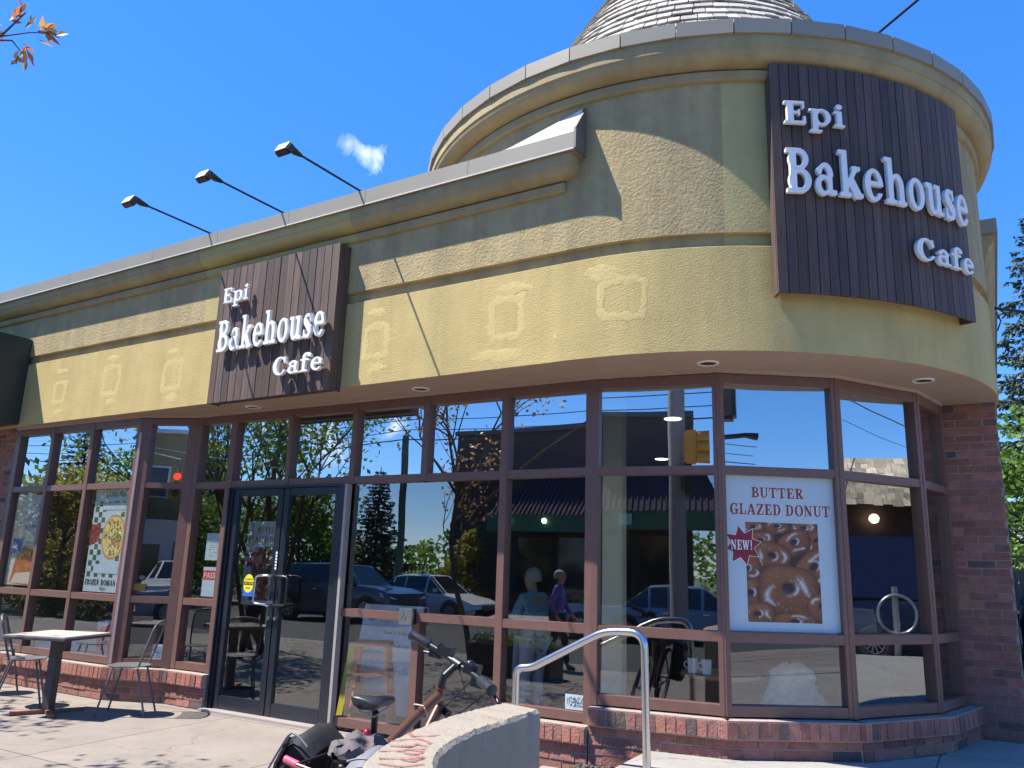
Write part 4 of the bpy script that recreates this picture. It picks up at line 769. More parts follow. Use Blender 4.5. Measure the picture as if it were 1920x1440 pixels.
# pizza poster
Pz = yp(-8.76, 1.05, -.19); t = sheet('window_poster', 'tall pizza poster with green checks in the left bay', 'poster', Pz, .60, 1.22, M['paper']); mb = MB()
for i in range(8):
    for j in range(14):
        if (i+j) % 2 == 0 and (i < 3 or i > 6 or j in (0, 13)): a, c = .03+i*.068, .16+j*.06; mb.add([Pz(a, c, .0016), Pz(a+.066, c, .0016), Pz(a+.066, c+.058, .0016), Pz(a, c+.058, .0016)], [(0, 1, 2, 3)])
mb.build('green_checks', mat('print_green', (.02, .10, .06), .6), t)
mb = MB(); cxp, czp = .42, .60; rgz = random.Random(2)
mb.add([Pz(cxp+.21*math.cos(a*.2618), czp+.25*math.sin(a*.2618), .0022) for a in range(24)], [tuple(range(24))], (.55, .28, .10)); mb.add([Pz(cxp+.185*math.cos(a*.2618), czp+.225*math.sin(a*.2618), .0026) for a in range(24)], [tuple(range(24))], (.72, .58, .22))
for k in range(150):
    a, r_ = rgz.uniform(0, 6.28), math.sqrt(rgz.random())*.17; x, z = cxp+r_*math.cos(a), czp+r_*1.2*math.sin(a); q = rgz.uniform(.008, .022); c = rgz.choice([(.10, .16, .04), (.45, .09, .05), (.75, .68, .45), (.62, .45, .12), (.2, .22, .05)])
    mb.add([Pz(x+q*math.cos(b), z+q*math.sin(b), .003+k*1e-5) for b in (0, 1.2, 2.5, 3.7, 5)], [(0, 1, 2, 3, 4)], c)
mb.build('pizza_picture', M['print'], t)
mb = MB(); mb.add([Pz(*q, .0034) for q in ((.0, .74), (.17, .74), (.17, .56), (.0, .5))], [(0, 1, 2, 3)]); mb.build('red_flash', M['burst'], t)
mb = MB(); mb.add([Pz(*q, .0036) for q in ((.14, .20), (.58, .20), (.58, .30), (.14, .30))], [(0, 1, 2, 3)]); mb.add([Pz(*q, .0036) for q in ((.16, .90), (.58, .90), (.58, .98), (.16, .98))], [(0, 1, 2, 3)]); mb.build('white_band', M['paper'], t)
words_one([('ROMAN', .31, .575, .075, .06), ('FROZEN', .02, .28, .075, .06)], lambda x, y, z: Pz(x, y, .004+z), .0003, M['ink'], t, 'lettering'); words_one([('GRASS', .2, .40, 1.05, .055), ('FED', .43, .55, 1.05, .055)], lambda x, y, z: Pz(x, y, .004+z), .0003, M['ink'], t, 'headline')
plain_text([('PIZZA', .3, .025, .04, 'LEFT')], lambda x, y, z: Pz(x, y, .0045+z), M['ink'], t, 'small_print')
# first bay poster
Pz = yp(-10.36, 1.07, -.19); t = sheet('window_poster', 'poster with a blue flag and orange pie slice in the leftmost bay window', 'poster', Pz, .60, 1.08, mat('pale_green_paper', (.50, .52, .46), .6)); mb = MB()
mb.add([Pz(*q, .002) for q in ((.03, .35), (.24, .39), (.27, .56), (.05, .54))], [(0, 1, 2, 3)], (.04, .14, .45)); mb.add([Pz(*q, .002) for q in ((.10, .02), (.55, .0), (.58, .40), (.30, .46), (.16, .30))], [(0, 1, 2, 3, 4)], (.42, .12, .045)); mb.add([Pz(*q, .0025) for q in ((.12, .02), (.52, .02), (.56, .16), (.2, .14))], [(0, 1, 2, 3)], (.6, .52, .42)); mb.build('pie_picture', M['print'], t)
plain_text([('CAFE', .42, .92, .07, 'LEFT'), ('OUR SOUP', .28, .78, .06, 'LEFT'), ('FRESH BREAD', .25, .68, .05, 'LEFT')], lambda x, y, z: Pz(x, y, .003+z), M['blue'], t, 'lettering')
Ph = yp(-7.10, 1.43, .062); t = sheet('opening_hours_notice', 'white opening hours sheet in the narrow window left of the doors', 'notice', Ph, .21, .28, M['paper']); mb = MB()
for k in range(7): mb.bb((-7.05, .0603, 1.47+k*.018), (-6.96, .0607, 1.476+k*.018)); mb.bb((-6.95, .0603, 1.47+k*.018), (-6.915, .0607, 1.476+k*.018))
mb.build('printed_lines', mat('print_grey', (.3, .3, .32), .7), t)
Ph = yp(-7.10, 1.06, .062); t = sheet('inspection_notice', 'white and red PASS notice under the opening hours', 'notice', Ph, .21, .30, M['paper']); mb = MB(); mb.add([Ph(*q, .002) for q in ((-.0, .17), (.21, .17), (.21, .265), (-.0, .265))], [(0, 1, 2, 3)]); mb.build('red_band', M['red'], t); plain_text([('PASS', .105, .185, .085, 'CENTER')], lambda x, y, z: Ph(x, y, .003+z), M['white'], t, 'lettering')
# automatic door sticker on the left door
Pd = yp(-6.42, 1.09, .0105); t = thing('door_sticker', 'round yellow CAUTION sticker with a blue foot on the left glass door', 'sticker', (-6.35, 0, 1.09)); mb = MB(); mb.add([Pd(*q, .001) for q in ((.0, .0), (.14, .0), (.14, .08), (.0, .08))], [(0, 1, 2, 3)]); mb.build('blue_foot', M['blue'], t)
mb = MB(); mb.add([Pd(.07+.072*math.cos(k*.2618), .125+.09*math.sin(k*.2618), .0016) for k in range(24)], [tuple(range(24))]); mb.build('yellow_disc', M['yel'], t)
mb = MB(); mb.add([Pd(*q, .0022) for q in ((-.0, .108), (.14, .108), (.14, .142), (-.0, .142))], [(0, 1, 2, 3)]); mb.build('black_band', M['ink'], t)
plain_text([('CAUTION', .07, .115, .03, 'CENTER')], lambda x, y, z: Pd(x, y, .003+z), M['yel'], t, 'lettering'); plain_text([('AUTOMATIC', .07, .16, .018, 'CENTER'), ('DOOR', .07, .075, .02, 'CENTER')], lambda x, y, z: Pd(x, y, .003+z), M['ink'], t, 'small_print')
Pv = yp(-5.955, 1.36, -.0135); t = thing('door_decal', 'small white vertical decal on the meeting stile of the doors', 'decal', (-5.94, -.013, 1.36)); mb = MB()
for k in range(6): mb.add([Pv(*q, .001) for q in ((-.03, k*.03), (-.006, k*.03), (-.006, k*.03+.022), (-.03, k*.03+.022))], [(0, 1, 2, 3)])
mb.build('characters', M['white'], t)
Pr, Lr, n_ = fac('Bc', 'Cc'); Pg = lambda s, z, o: Pr(.13+s, 1.09+z, -.045+o); t = sheet('brass_plaque', 'small brass coloured notice in the angled bay window', 'notice', Pg, .14, .07, mat('brass_print', (.30, .17, .03), .4))
Pg = lambda s, z, o: Pr(Lr-.245+s, .40+z, -.045+o); t = sheet('window_sticker', 'small white lettered sticker low in the angled bay window', 'sticker', Pg, .12, .15, M['paper']); plain_text([('FEED', .06, .06, .045, 'CENTER'), ('CITY', .06, .012, .04, 'CENTER'), ('Guarded', .06, .112, .026, 'CENTER')], lambda x, y, z: Pg(x, y, .003+z), M['ink'], t, 'lettering')
Pq = yp(-2.815, .40, .049); t = sheet('window_sheet', 'white sheet with smudged black marks low beside the landing', 'notice', Pq, .17, .11, M['paper']); mb = MB(); rq = random.Random(5)
for k in range(70):
    x, z = rq.uniform(.012, .155), rq.choice((.07, .035))+rq.uniform(-.012, .022); a, q = rq.uniform(0, 3.14), rq.uniform(.004, .011); c, s = math.cos(a), math.sin(a); mb.add([Pq(x+q*c-.0018*s, z+q*s+.0018*c, .002), Pq(x-q*c-.0018*s, z-q*s+.0018*c, .002), Pq(x-q*c+.0018*s, z-q*s-.0018*c, .002), Pq(x+q*c+.0018*s, z+q*s-.0018*c, .002)], [(0, 1, 2, 3)])
mb.build('smudged_marks', M['ink'], t)
# door opener button
t = thing('door_button', 'square metal push plate with a wheelchair symbol on the brown post', 'button', (-4.32, -.05, .95)); mb = MB(); mb.bb((-4.375, -.075, .94), (-4.235, -.045, 1.075)); mb.build('plate', M['steel'], t, None, .004); mb = MB(); mb.bb((-4.372, -.045, .943), (-4.238, -.003, 1.072)); mb.build('housing', M['black'], t)
mb = MB(); pts = lambda l: [(-4.325+x*.001, -.0765, 1.0+z*.001) for x, z in l]
mb.tube(pts([(5, 28), (2, 8), (18, 6), (26, -14), (36, -12)]), .0035, 6); mb.tube(pts([(18*math.cos(a)+4, 18*math.sin(a)-10) for a in [k*.3+2.2 for k in range(16)]]), .003, 6); mb.sphere((-4.322, -.0765, 1.038), (.006, .002, .006), 8, 6); mb.build('wheelchair_symbol', mat('symbol_blue', (.06, .07, .16), .5), t)
# ------------------------------------------------------------------ bicycle
M['bronze'] = mat('bronze_frame_paint', (.13, .055, .035), .3, metal=.35, var=.2, coat=.3); M['rubber'] = mat('tyre_rubber', (.018, .018, .019), .8); M['satin'] = mat('satin_alloy', (.5, .5, .52), .3, metal=.9); M['vinyl'] = mat('saddle_vinyl', (.022, .025, .032), .4); M['nylon'] = mat('black_bag_nylon', (.009, .010, .011), .75, var=.25, scale=20, bump=.4, bscale=18); M['lilac'] = mat('grey_lilac_cloth', (.115, .095, .10), .85, var=.25, bump=.5, bscale=14); M['paleflap'] = mat('pale_grey_flap', (.15, .15, .18), .6, var=.1)
bk = thing('bicycle', 'bronze bicycle with black bags leaning beside the curved concrete wall', 'bicycle', (0, 0, 0))
WR = .335; ra, fa, bb = Vector((0, -.44, WR)), Vector((0, .63, WR)), Vector((0, 0, .29)); st_ = Vector((0, -.155, .74)); ht, hb_ = Vector((0, .402, .925)), Vector((0, .445, .815))
mb = MB(); mb.tube([st_-Vector((0, 0, .06)), (0, .15, .80), ht-Vector((0, -.01, .04))], [.024, .024, .026], 10); mb.tube([bb, hb_+Vector((0, -.01, .01))], .027, 10); mb.tube([bb, st_], .018, 10); mb.tube([hb_, ht], .024, 10)
for s in (-1, 1): mb.tube([bb+Vector((s*.03, 0, 0)), ra+Vector((s*.06, 0, 0))], .010, 8); mb.tube([st_+Vector((s*.015, 0, -.07)), ra+Vector((s*.06, 0, 0))], .009, 8)
mb.build('frame', M['bronze'], bk, 50)
mb = MB(); steer = Matrix.Rotation(rad(-24.7), 3, (ht-hb_).normalized()); SR = lambda v: ht+steer @ (Vector(v)-ht)
for s in (-1, 1): mb.tube([SR(hb_+Vector((s*.05, .01, 0))), SR(fa+Vector((s*.055, -.02, .12))), SR(fa+Vector((s*.055, 0, 0)))], .014, 8)
mb.tube([SR(hb_+Vector((-.06, .01, .0))), SR(hb_+Vector((.06, .01, 0)))], .02, 8); mb.build('fork', M['black'], bk, 50)
def wheel(c, fn, nm):
    tm = MB(); rows = []
    for k in range(40):
        a = 2*math.pi*k/40; rows.append([fn(c+Vector((.021*math.cos(b), (WR-.021+.021*math.sin(b))*math.cos(a), (WR-.021+.021*math.sin(b))*math.sin(a)))) for b in [2*math.pi*j/8 for j in range(8)]])
    rows.append(rows[0]); tm.grid(rows, closed=True); w_ = tm.build(nm, M['rubber'], bk, 50)
    rm = MB(); rows = []
    for k in range(40):
        a = 2*math.pi*k/40; rows.append([fn(c+Vector((x, r_*math.cos(a), r_*math.sin(a)))) for x, r_ in ((-.012, WR-.035), (.012, WR-.035), (.012, WR-.055), (-.012, WR-.055))])
    rows.append(rows[0]); rm.grid(rows, closed=True); rm.build('rim', M['satin'], w_)
    sp = MB()
    for k in range(20):
        a = 2*math.pi*k/20; sp.tube([fn(c+Vector(((.02 if k % 2 else -.02), .02*math.cos(a), .02*math.sin(a)))), fn(c+Vector((0, (WR-.05)*math.cos(a), (WR-.05)*math.sin(a))))], .0011, 4)
    sp.tube([fn(c+Vector((-.06, 0, 0))), fn(c+Vector((.06, 0, 0)))], .014, 8); sp.build('spokes', M['satin'], w_)
wheel(ra, lambda v: v, 'rear_wheel'); wheel(fa, SR, 'front_wheel')
mb = MB(); stp = SR(ht+Vector((0, .0, .06))); bar0 = SR(ht+Vector((0, .06, .115))); mb.tube([SR(ht), stp], .019, 10); mb.tube([stp-Vector((0, 0, .01)), bar0], [.020, .018], 10); mb.tube([SR(ht+Vector((-.03, .06, .115))), SR(ht+Vector((.03, .06, .115)))], .026, 10); mb.build('stem', M['black'], bk, 50)
mb = MB(); H_ = lambda x, y, z: SR(ht+Vector((x, .06+y, .115+z))); mb.tube([H_(-.30, -.055, .012), H_(-.15, -.015, .008), H_(-.05, 0, 0), H_(.05, 0, 0), H_(.15, -.015, .008), H_(.30, -.055, .012)], .0155, 10); hb2 = mb.build('handlebar', M['black'], bk, 50)
for s in (-1, 1):
    mb = MB(); mb.tube([H_(s*.195, -.028, .009), H_(s*.205, -.03, .009), H_(s*.29, -.052, .012), H_(s*.315, -.06, .012), H_(s*.32, -.061, .012)], [.019, .026, .022, .029, .020], 10); mb.build('grip', M['vinyl'], hb2, 50)
    mb = MB(); mb.box(H_(s*.165, .005, -.012), (.065, .055, .05)); mb.tube([H_(s*.15, .01, -.01), H_(s*.17, .06, -.025), H_(s*.25, .065, -.055), H_(s*.30, .045, -.065)], [.015, .012, .010, .009], 8); mb.build('brake_lever', M['black'], hb2, 50)
    mb = MB(); mb.box(H_(s*.105, .0, .022), (.075, .06, .045)); mb.tube([H_(s*.1, -.01, .03), H_(s*.13, -.03, .045)], .011, 8); mb.build('shifter', M['black'], hb2, 50)
mb = MB(); mb.tube([H_(-.14, .03, -.01), H_(-.12, .13, -.05), H_(-.02, .15, -.16), SR(hb_+Vector((-.03, .06, .03)))], .0028, 6); mb.tube([H_(.14, .03, -.01), H_(.14, .14, -.04), H_(.06, .16, -.15), SR(hb_+Vector((.03, .05, -.05)))], .0032, 6); mb.tube([H_(.12, .03, -.0), H_(.03, .10, -.07), H_(.0, .05, -.17), (0.02, .33, .78)], .0032, 6); mb.build('cables', M['black'], bk, 50)
mb = MB(); mb.sphere(H_(.07, .01, .035), (.022, .022, .016), 10, 6); mb.build('bell', M['black'], hb2, 50)
sc = Vector((0, -.214, .941)); mb = MB(); mb.tube([st_-Vector((0, 0, .03)), sc-Vector((0, 0, .045))], .0145, 10); mb.build('seat_post', M['black'], bk, 50)
mb = MB(); rows = []
for k, (y_, w_, z_, d_) in enumerate(((-.135, .02, .012, .03), (-.13, .052, .014, .032), (-.10, .064, .015, .038), (-.05, .052, .008, .040), (.0, .032, .002, .036), (.06, .021, .0, .034), (.12, .018, -.006, .028), (.145, .008, -.014, .016))):
    rows.append([sc+Vector((w_*math.cos(a)*(1 if math.sin(a) < .2 else .96), y_, z_+(d_*.35 if math.sin(a) > 0 else d_)*math.sin(a))) for a in [2*math.pi*j/14 for j in range(14)]])
mb.grid(rows, closed=True); mb.f.append(list(range(13, -1, -1))); mb.t.append((1, 1, 1)); mb.m.append(0); mb.f.append([7*14+j for j in range(14)]); mb.t.append((1, 1, 1)); mb.m.append(0)
sd = mb.build('saddle', M['vinyl'], bk, 60); mb = MB(); mb.tube([sc+Vector((-.022, -.11, -.03)), sc+Vector((-.02, -.04, -.055)), sc+Vector((-.015, .09, -.03))], .0035, 6); mb.tube([sc+Vector((.022, -.11, -.03)), sc+Vector((.02, -.04, -.055)), sc+Vector((.015, .09, -.03))], .0035, 6); mb.build('rails', M['satin'], sd, 50)
mb = MB(); mb.sphere(sc+Vector((0, -.03, -.14)), (.022, .02, .032), 10, 7); mb.build('rear_light', mat('red_lens', (.30, .01, .04), .25), bk, 50)
mb = MB()
for s in (-1, 1): mb.tube([(s*.06, -.17, .75), (s*.06, -.62, .75)], .006, 6); mb.tube([(s*.06, -.58, .75), ra+Vector((s*.065, 0, .02))], .005, 6); mb.tube([(s*.06, -.36, .75), ra+Vector((s*.065, 0, .02))], .005, 6)
mb.tube([(-.06, -.62, .75), (.06, -.62, .75)], .006, 6); mb.tube([(-.06, -.4, .75), (.06, -.4, .75)], .006, 6); mb.build('rear_rack', M['black'], bk, 50)
mb = MB(); mb.lathe([(.09, -.004), (.095, 0), (.09, .004), (.07, .003), (.07, -.003)], (.05, 0, .29), 20, Matrix.Rotation(rad(90), 3, 'Y')); mb.tube([(.05, 0, .29), (.08, .09, .15)], .01, 6); mb.tube([(-.05, 0, .29), (-.08, -.09, .43)], .01, 6); mb.box((.105, .10, .15), (.09, .06, .02)); mb.box((-.105, -.10, .43), (.09, .06, .02)); mb.build('crank', M['black'], bk, 40)
mb = MB(); mb.tube(fillet([(.03, .20, .86), (.035, .25, .81), (-.03, .26, .81), (-.035, .21, .86), (.03, .19, .87)], .02), .004, 6); mb.build('cable_tie', mat('tan_strap', (.45, .35, .27), .7), bk, 50)
BK_ROT = (Matrix.Rotation(.171, 4, 'Z') @ Matrix.Rotation(.184, 4, 'Y')).to_euler(); BK_LOC = Vector((-2.32, -2.924, -.043)); bk.location = BK_LOC; bk.rotation_euler = BK_ROT
def bag(label, x, flapm, seed, refl):
    t = thing('pannier_bag', label, 'bag', (0, 0, 0), 'bags on the bicycle rack'); rb_ = random.Random(seed); mb = MB(); rows = []; s = 1 if x > 0 else -1
    for k in range(10):
        z = .37+.40*k/9; bul = math.sin(math.pi*(k+.6)/10.2); rows.append([])
        for j in range(20):
            a = 2*math.pi*j/20; c, sn = math.cos(a), math.sin(a); px_ = abs(c)**.6*(1 if c > 0 else -1); py_ = abs(sn)**.6*(1 if sn > 0 else -1)
            rows[-1].append(Vector((x+s*.085+px_*(.062+.022*bul)+rb_.uniform(-.006, .006), -.37+py_*(.135+.02*bul)+rb_.uniform(-.006, .006), z+rb_.uniform(-.006, .006))))
    mb.grid(rows, closed=True)
    for q in (0, 9): mb.f.append([q*20+j for j in range(20)]); mb.t.append((1, 1, 1)); mb.m.append(0)
    mb.build('bag_body', M['nylon'], t, 70)
    mb = MB(); rows = []
    for k in range(7):
        u = k/6; rows.append([Vector((x+s*(.0+.18*u), -.52+.30*v/6, .782+.045*math.sin(math.pi*min(1, u*.95))-(.16*max(0, u-.6)/.4)-.05*(abs(v-3)/3)**3+rb_.uniform(-.009, .009))) for v in range(7)])
    mb.grid(rows); mb.build('flap', flapm, t, 70)
    if refl: mb = MB(); mb.tube([(x+s*.09, -.545, .725), (x+s*.0, -.55, .72)], .015, 8); mb.build('reflector', mat('red_reflector', (.65, .12, .18), .2), t, 50)
    else: mb = MB(); mb.box((x+s*.10, -.548, .67), (.008, .006, .06), Matrix.Rotation(.3, 3, 'Y')); mb.build('zip_pull', mat('orange_cord', (.7, .12, .03), .6), t)
    mb = MB(); mb.tube([(x+s*.12, -.50, .79), (x+s*.125, -.545, .70), (x+s*.125, -.55, .45)], .008, 6); mb.build('strap', M['black'], t, 50); mb = MB(); mb.tube([(x+s*(.02+.16*u_), -.525, .785-.16*max(0, u_-.55)/.45*1.0+.03*math.sin(math.pi*min(1, u_))) for u_ in [k/10 for k in range(11)]], .0045, 6); mb.build('piping', M['paleflap'], t, 50)
    t.location = BK_LOC; t.rotation_euler = BK_ROT; return t
bag('black pannier bag with a red reflector on the far side of the bicycle rack', -.07, M['nylon'], 3, True); bag('black pannier bag with a pale grey flap nearest the concrete wall', .07, M['paleflap'], 8, False)
t = thing('cloth_bag', 'crumpled grey lilac cloth bag lying across the bicycle rack', 'bag', (0, 0, 0)); mb = MB(); rb_ = random.Random(12); rows = []
for k in range(16): rows.append([Vector((.02+(.085*math.cos(2*math.pi*j/26)+.016*math.sin(5*2*math.pi*j/26+k))*math.sin(math.pi*(k+.5)/16.2)**.7+rb_.uniform(-.007, .007), -.50+.36*k/15, .775+(.045*math.sin(2*math.pi*j/26)+.014*math.sin(4*2*math.pi*j/26-k*.8))*math.sin(math.pi*(k+.5)/16.2)**.7+rb_.uniform(-.006, .006))) for j in range(26)])
mb.grid(rows, closed=True); mb.build('bag_body', M['lilac'], t, 80); t.location = BK_LOC; t.rotation_euler = BK_ROT
# ------------------------------------------------------------------ things inside the cafe
def stool(label, loc, rz):
    t = thing('bar_stool', label, 'stool', (0, 0, 0)); mb = MB(); mb.bb((-.17, -.13, .70), (.17, .13, .74)); mb.build('seat', M['wood2'], t, None, .01)
    for sx in (-1, 1):
        for sy in (-1, 1): mb = MB(); mb.bar((sx*.13, sy*.09, .70), (sx*.21, sy*.16, 0), .036, .036); mb.build('leg', M['wood2'], t)
    mb = MB()
    for z in (.25, .45): k = (.74-z)/.74; mb.bar((-.13-.07*k, .09+.065*k, z), (.13+.07*k, .09+.065*k, z), .02, .03); mb.bar((-.13-.07*k, -.09-.065*k, z), (.13+.07*k, -.09-.065*k, z), .02, .03); mb.bar((-.13-.07*k, -.09-.065*k, z+.06), (-.13-.07*k, .09+.065*k, z+.06), .02, .03); mb.bar((.13+.07*k, -.09-.065*k, z+.06), (.13+.07*k, .09+.065*k, z+.06), .02, .03)
    mb.build('stretchers', M['wood2'], t); t.location = loc; t.rotation_euler = (0, 0, rz); return t
M['wood2'] = mat('orange_wood', (.62, .26, .12), .5, var=.2, stretch=(5, 5, 1))
stool('orange wooden bar stool inside the window right of the doors', (-4.95, .32, 0), rad(30))
Ps = lambda s, z, o: Vector((-5.62+s+.06*z, .78-o+.12*z, .02+z)); t = sheet('menu_board', 'pale SUMMER PIZZAS menu board leaning behind the bar stool', 'board', Ps, .75, 1.02, mat('board_white', (.82, .86, .88), .5), .012); plain_text([('SUMMER PIZZAS', .08, .86, .085, 'LEFT'), ('Ready in 10 minutes', .30, .74, .045, 'LEFT'), ('made with fresh sourdough crust', .08, .62, .042, 'LEFT'), ('and local cheese', .08, .55, .042, 'LEFT')], lambda x, y, z: Ps(x, y, .0135+z), mat('menu_ink', (.12, .16, .22), .6), t, 'lettering')
t = thing('floor_sign', 'yellow folding floor sign inside the glass right of the doors', 'sign', (-5.4, .6, 0)); mb = MB()
for s in (-1, 1): mb.hexa([(-5.52, .62+s*.10-.008, 0), (-5.36, .62+s*.10-.008, 0), (-5.36, .62+s*.10+.008, 0), (-5.52, .62+s*.10+.008, 0), (-5.49, .62+s*.012-.008, .68), (-5.39, .62+s*.012-.008, .68), (-5.39, .62+s*.012+.008, .68), (-5.49, .62+s*.012+.008, .68)])
mb.build('panel', mat('yellow_plastic', (.70, .60, .05), .5), t)
t = thing('inside_table', 'round wooden cafe table behind the window right of the cream column', 'table', (-1.85, .9, 0)); mb = MB(); mb.lathe([(0, .64), (.31, .64), (.32, .655), (.31, .67), (0, .67)], (-1.85, .9, 0), 30); mb.build('table_top', M['wood2'], t, 40); mb = MB(); mb.lathe([(.2, 0), (.2, .02), (.03, .04), (.03, .64)], (-1.85, .9, 0), 18); mb.build('pedestal', M['darkmetal'], t, 40)
M['china'] = mat('white_china', (.85, .86, .86), .2)
for k, (x, y, lb) in enumerate(((-2.02, .72, 'white mug with its handle to the left on the inside table'), (-1.90, .70, 'white mug on the inside table, right of the mug with a visible handle'))):
    t = thing('mug', lb, 'mug', (x, y, .672)); mb = MB(); mb.lathe([(0, .001), (.036, .001), (.042, .11), (.038, .11), (.034, .01), (0, .01)], (x, y, .672), 20); mb.build('cup', M['china'], t, 50); mb = MB(); mb.tube([(x-.038, y, .755), (x-.065, y, .75), (x-.07, y, .72), (x-.037, y, .70)], .006, 6); mb.build('handle', M['china'], t, 50)
t = thing('plastic_bag', 'white crumpled plastic bag below the donut poster', 'bag', (-1.2, .75, .46)); mb = MB(); rb_ = random.Random(6); rows = []
for k in range(12):
    u = k/11; r_ = .20*(1-.45*u**2.2)*(1-.5*max(0, u-.8)/.2)+.02*math.sin(9*u); rows.append([Vector((-1.27+.824*r_*1.1*math.cos(a)*(1+rb_.uniform(-.12, .12))-.35*r_*math.sin(a)*.5, .80+.567*r_*1.1*math.cos(a)+.50*r_*.5*math.sin(a), .47+.33*u+rb_.uniform(-.012, .012))) for a in [2*math.pi*j/26 for j in range(26)]])
mb.grid(rows, closed=True); pm_ = mat('white_plastic_film', (.62, .61, .52), .35, var=.35, scale=16, bump=1.0, bscale=18); pm_.node_tree.nodes['Principled BSDF'].inputs['Alpha'].default_value = .6; mb.build('bag_body', pm_, t, 70)
mb = MB(); mb.hexa([(-1.55, .30, .0), (-.80, .82, .0), (-1.0, 1.12, 0), (-1.75, .60, 0), (-1.55, .30, .46), (-.80, .82, .46), (-1.0, 1.12, .46), (-1.75, .60, .46)]); tag(mb.build('window_bench', M['wood'], None, None, .006), 'low brown display bench inside the window below the donut poster', 'bench')
t = thing('coffee_machine', 'steel espresso machine on a cabinet behind the corner window', 'coffee machine', (-1.0, 2.3, 0)); mb = MB(); mb.bb((-1.45, 2.0, 0), (-.72, 2.7, .98)); mb.build('cabinet', M['dark'], t, None, .01); mb = MB(); mb.bb((-1.40, 2.05, .98), (-.8, 2.55, 1.16)); mb.build('machine_body', mat('machine_steel', (.35, .36, .38), .35, metal=.6), t, None, .015); mb = MB(); mb.bb((-1.38, 2.1, 1.16), (-.82, 2.5, 1.19)); mb.build('cup_tray', M['satin'], t)
for k, (x, y) in enumerate(((-1.28, 2.16), (-1.14, 2.18))): mb = MB(); mb.lathe([(.035, 0), (.045, .16), (.040, .16), (.03, .01)], (x, y, 1.19), 14); mb.build('cup_stack', M['china'], t, 50)
t = thing('gift_bag', 'white and red paper bag standing in the lower left bay window', 'bag', (-8.5, .05, 0)); mb = MB(); mb.hexa([(-8.62, .0, .33), (-8.32, .0, .33), (-8.32, .14, .33), (-8.62, .14, .33), (-8.66, -.02, .72), (-8.30, -.02, .76), (-8.30, .14, .76), (-8.66, .14, .72)]); mb.build('paper_body', M['paper'], t); mb = MB(); mb.hexa([(-8.63, -.012, .45), (-8.50, -.012, .40), (-8.50, -.005, .40), (-8.63, -.005, .45), (-8.64, -.027, .62), (-8.42, -.025, .70), (-8.42, -.01, .70), (-8.64, -.01, .62)]); mb.build('red_print', M['red'], t)
t = thing('display_crate', 'low pale display shelf in the left bay window', 'shelf', (-9.3, .3, 0)); mb = MB(); mb.bb((-10.3, .0, .0), (-8.1, .35, .32)); mb.build('shelf_body', mat('pale_board', (.40, .38, .34), .7), t)
for k, x in enumerate((-9.7, -9.1)):
    t = thing('bread_box', ('white card box on the shelf in the far left bay pane', 'white card box on the shelf in the middle bay pane')[k], 'box', (x, .1, .32)); mb = MB(); mb.bb((x-.16, .02, .322), (x+.16, .25, .52+.06*k)); mb.build('carton', M['paper'], t, None, .004); mb = MB(); mb.bb((x-.162, .018, .40), (x+.162, .252, .44)); mb.build('tape', mat('pale_blue_tape', (.35, .45, .55), .6), t)
# ------------------------------------------------------------------ trees
M['bark'] = mat('tree_bark', (.085, .065, .05), .95, var=.3, scale=12, bump=.8, bscale=30); M['leaf'] = mat('green_leaves', (.12, .215, .035), .55, var=.1, tint=True, trans=.5); M['redleaf'] = mat('young_reddish_leaves', (.28, .17, .08), .5, var=.1, tint=True, trans=.5); M['needle'] = mat('spruce_needles', (.050, .082, .052), .7, var=.1, tint=True); M['yleaf'] = mat('yellow_green_leaves', (.27, .24, .045), .55, tint=True, trans=.5)
def leafq(mb, p, L, w, rg, tint, d=None, m=0):
    d = Vector((rg.gauss(0, 1), rg.gauss(0, 1), rg.gauss(-.1, .7))).normalized() if d is None else d; s = d.cross(Vector((rg.gauss(0, 1), rg.gauss(0, 1), rg.gauss(0, 1)))).normalized()*w
    mb.add([p, p+d*L*.5+s, p+d*L, p+d*L*.5-s], [(0, 1, 2, 3)], tint)
def ltint(rg, v=.35, hue=.15): k = rg.uniform(1-v, 1+v); return (k*rg.uniform(1-hue, 1+hue*1.6), k, k*rg.uniform(.7, 1.2))
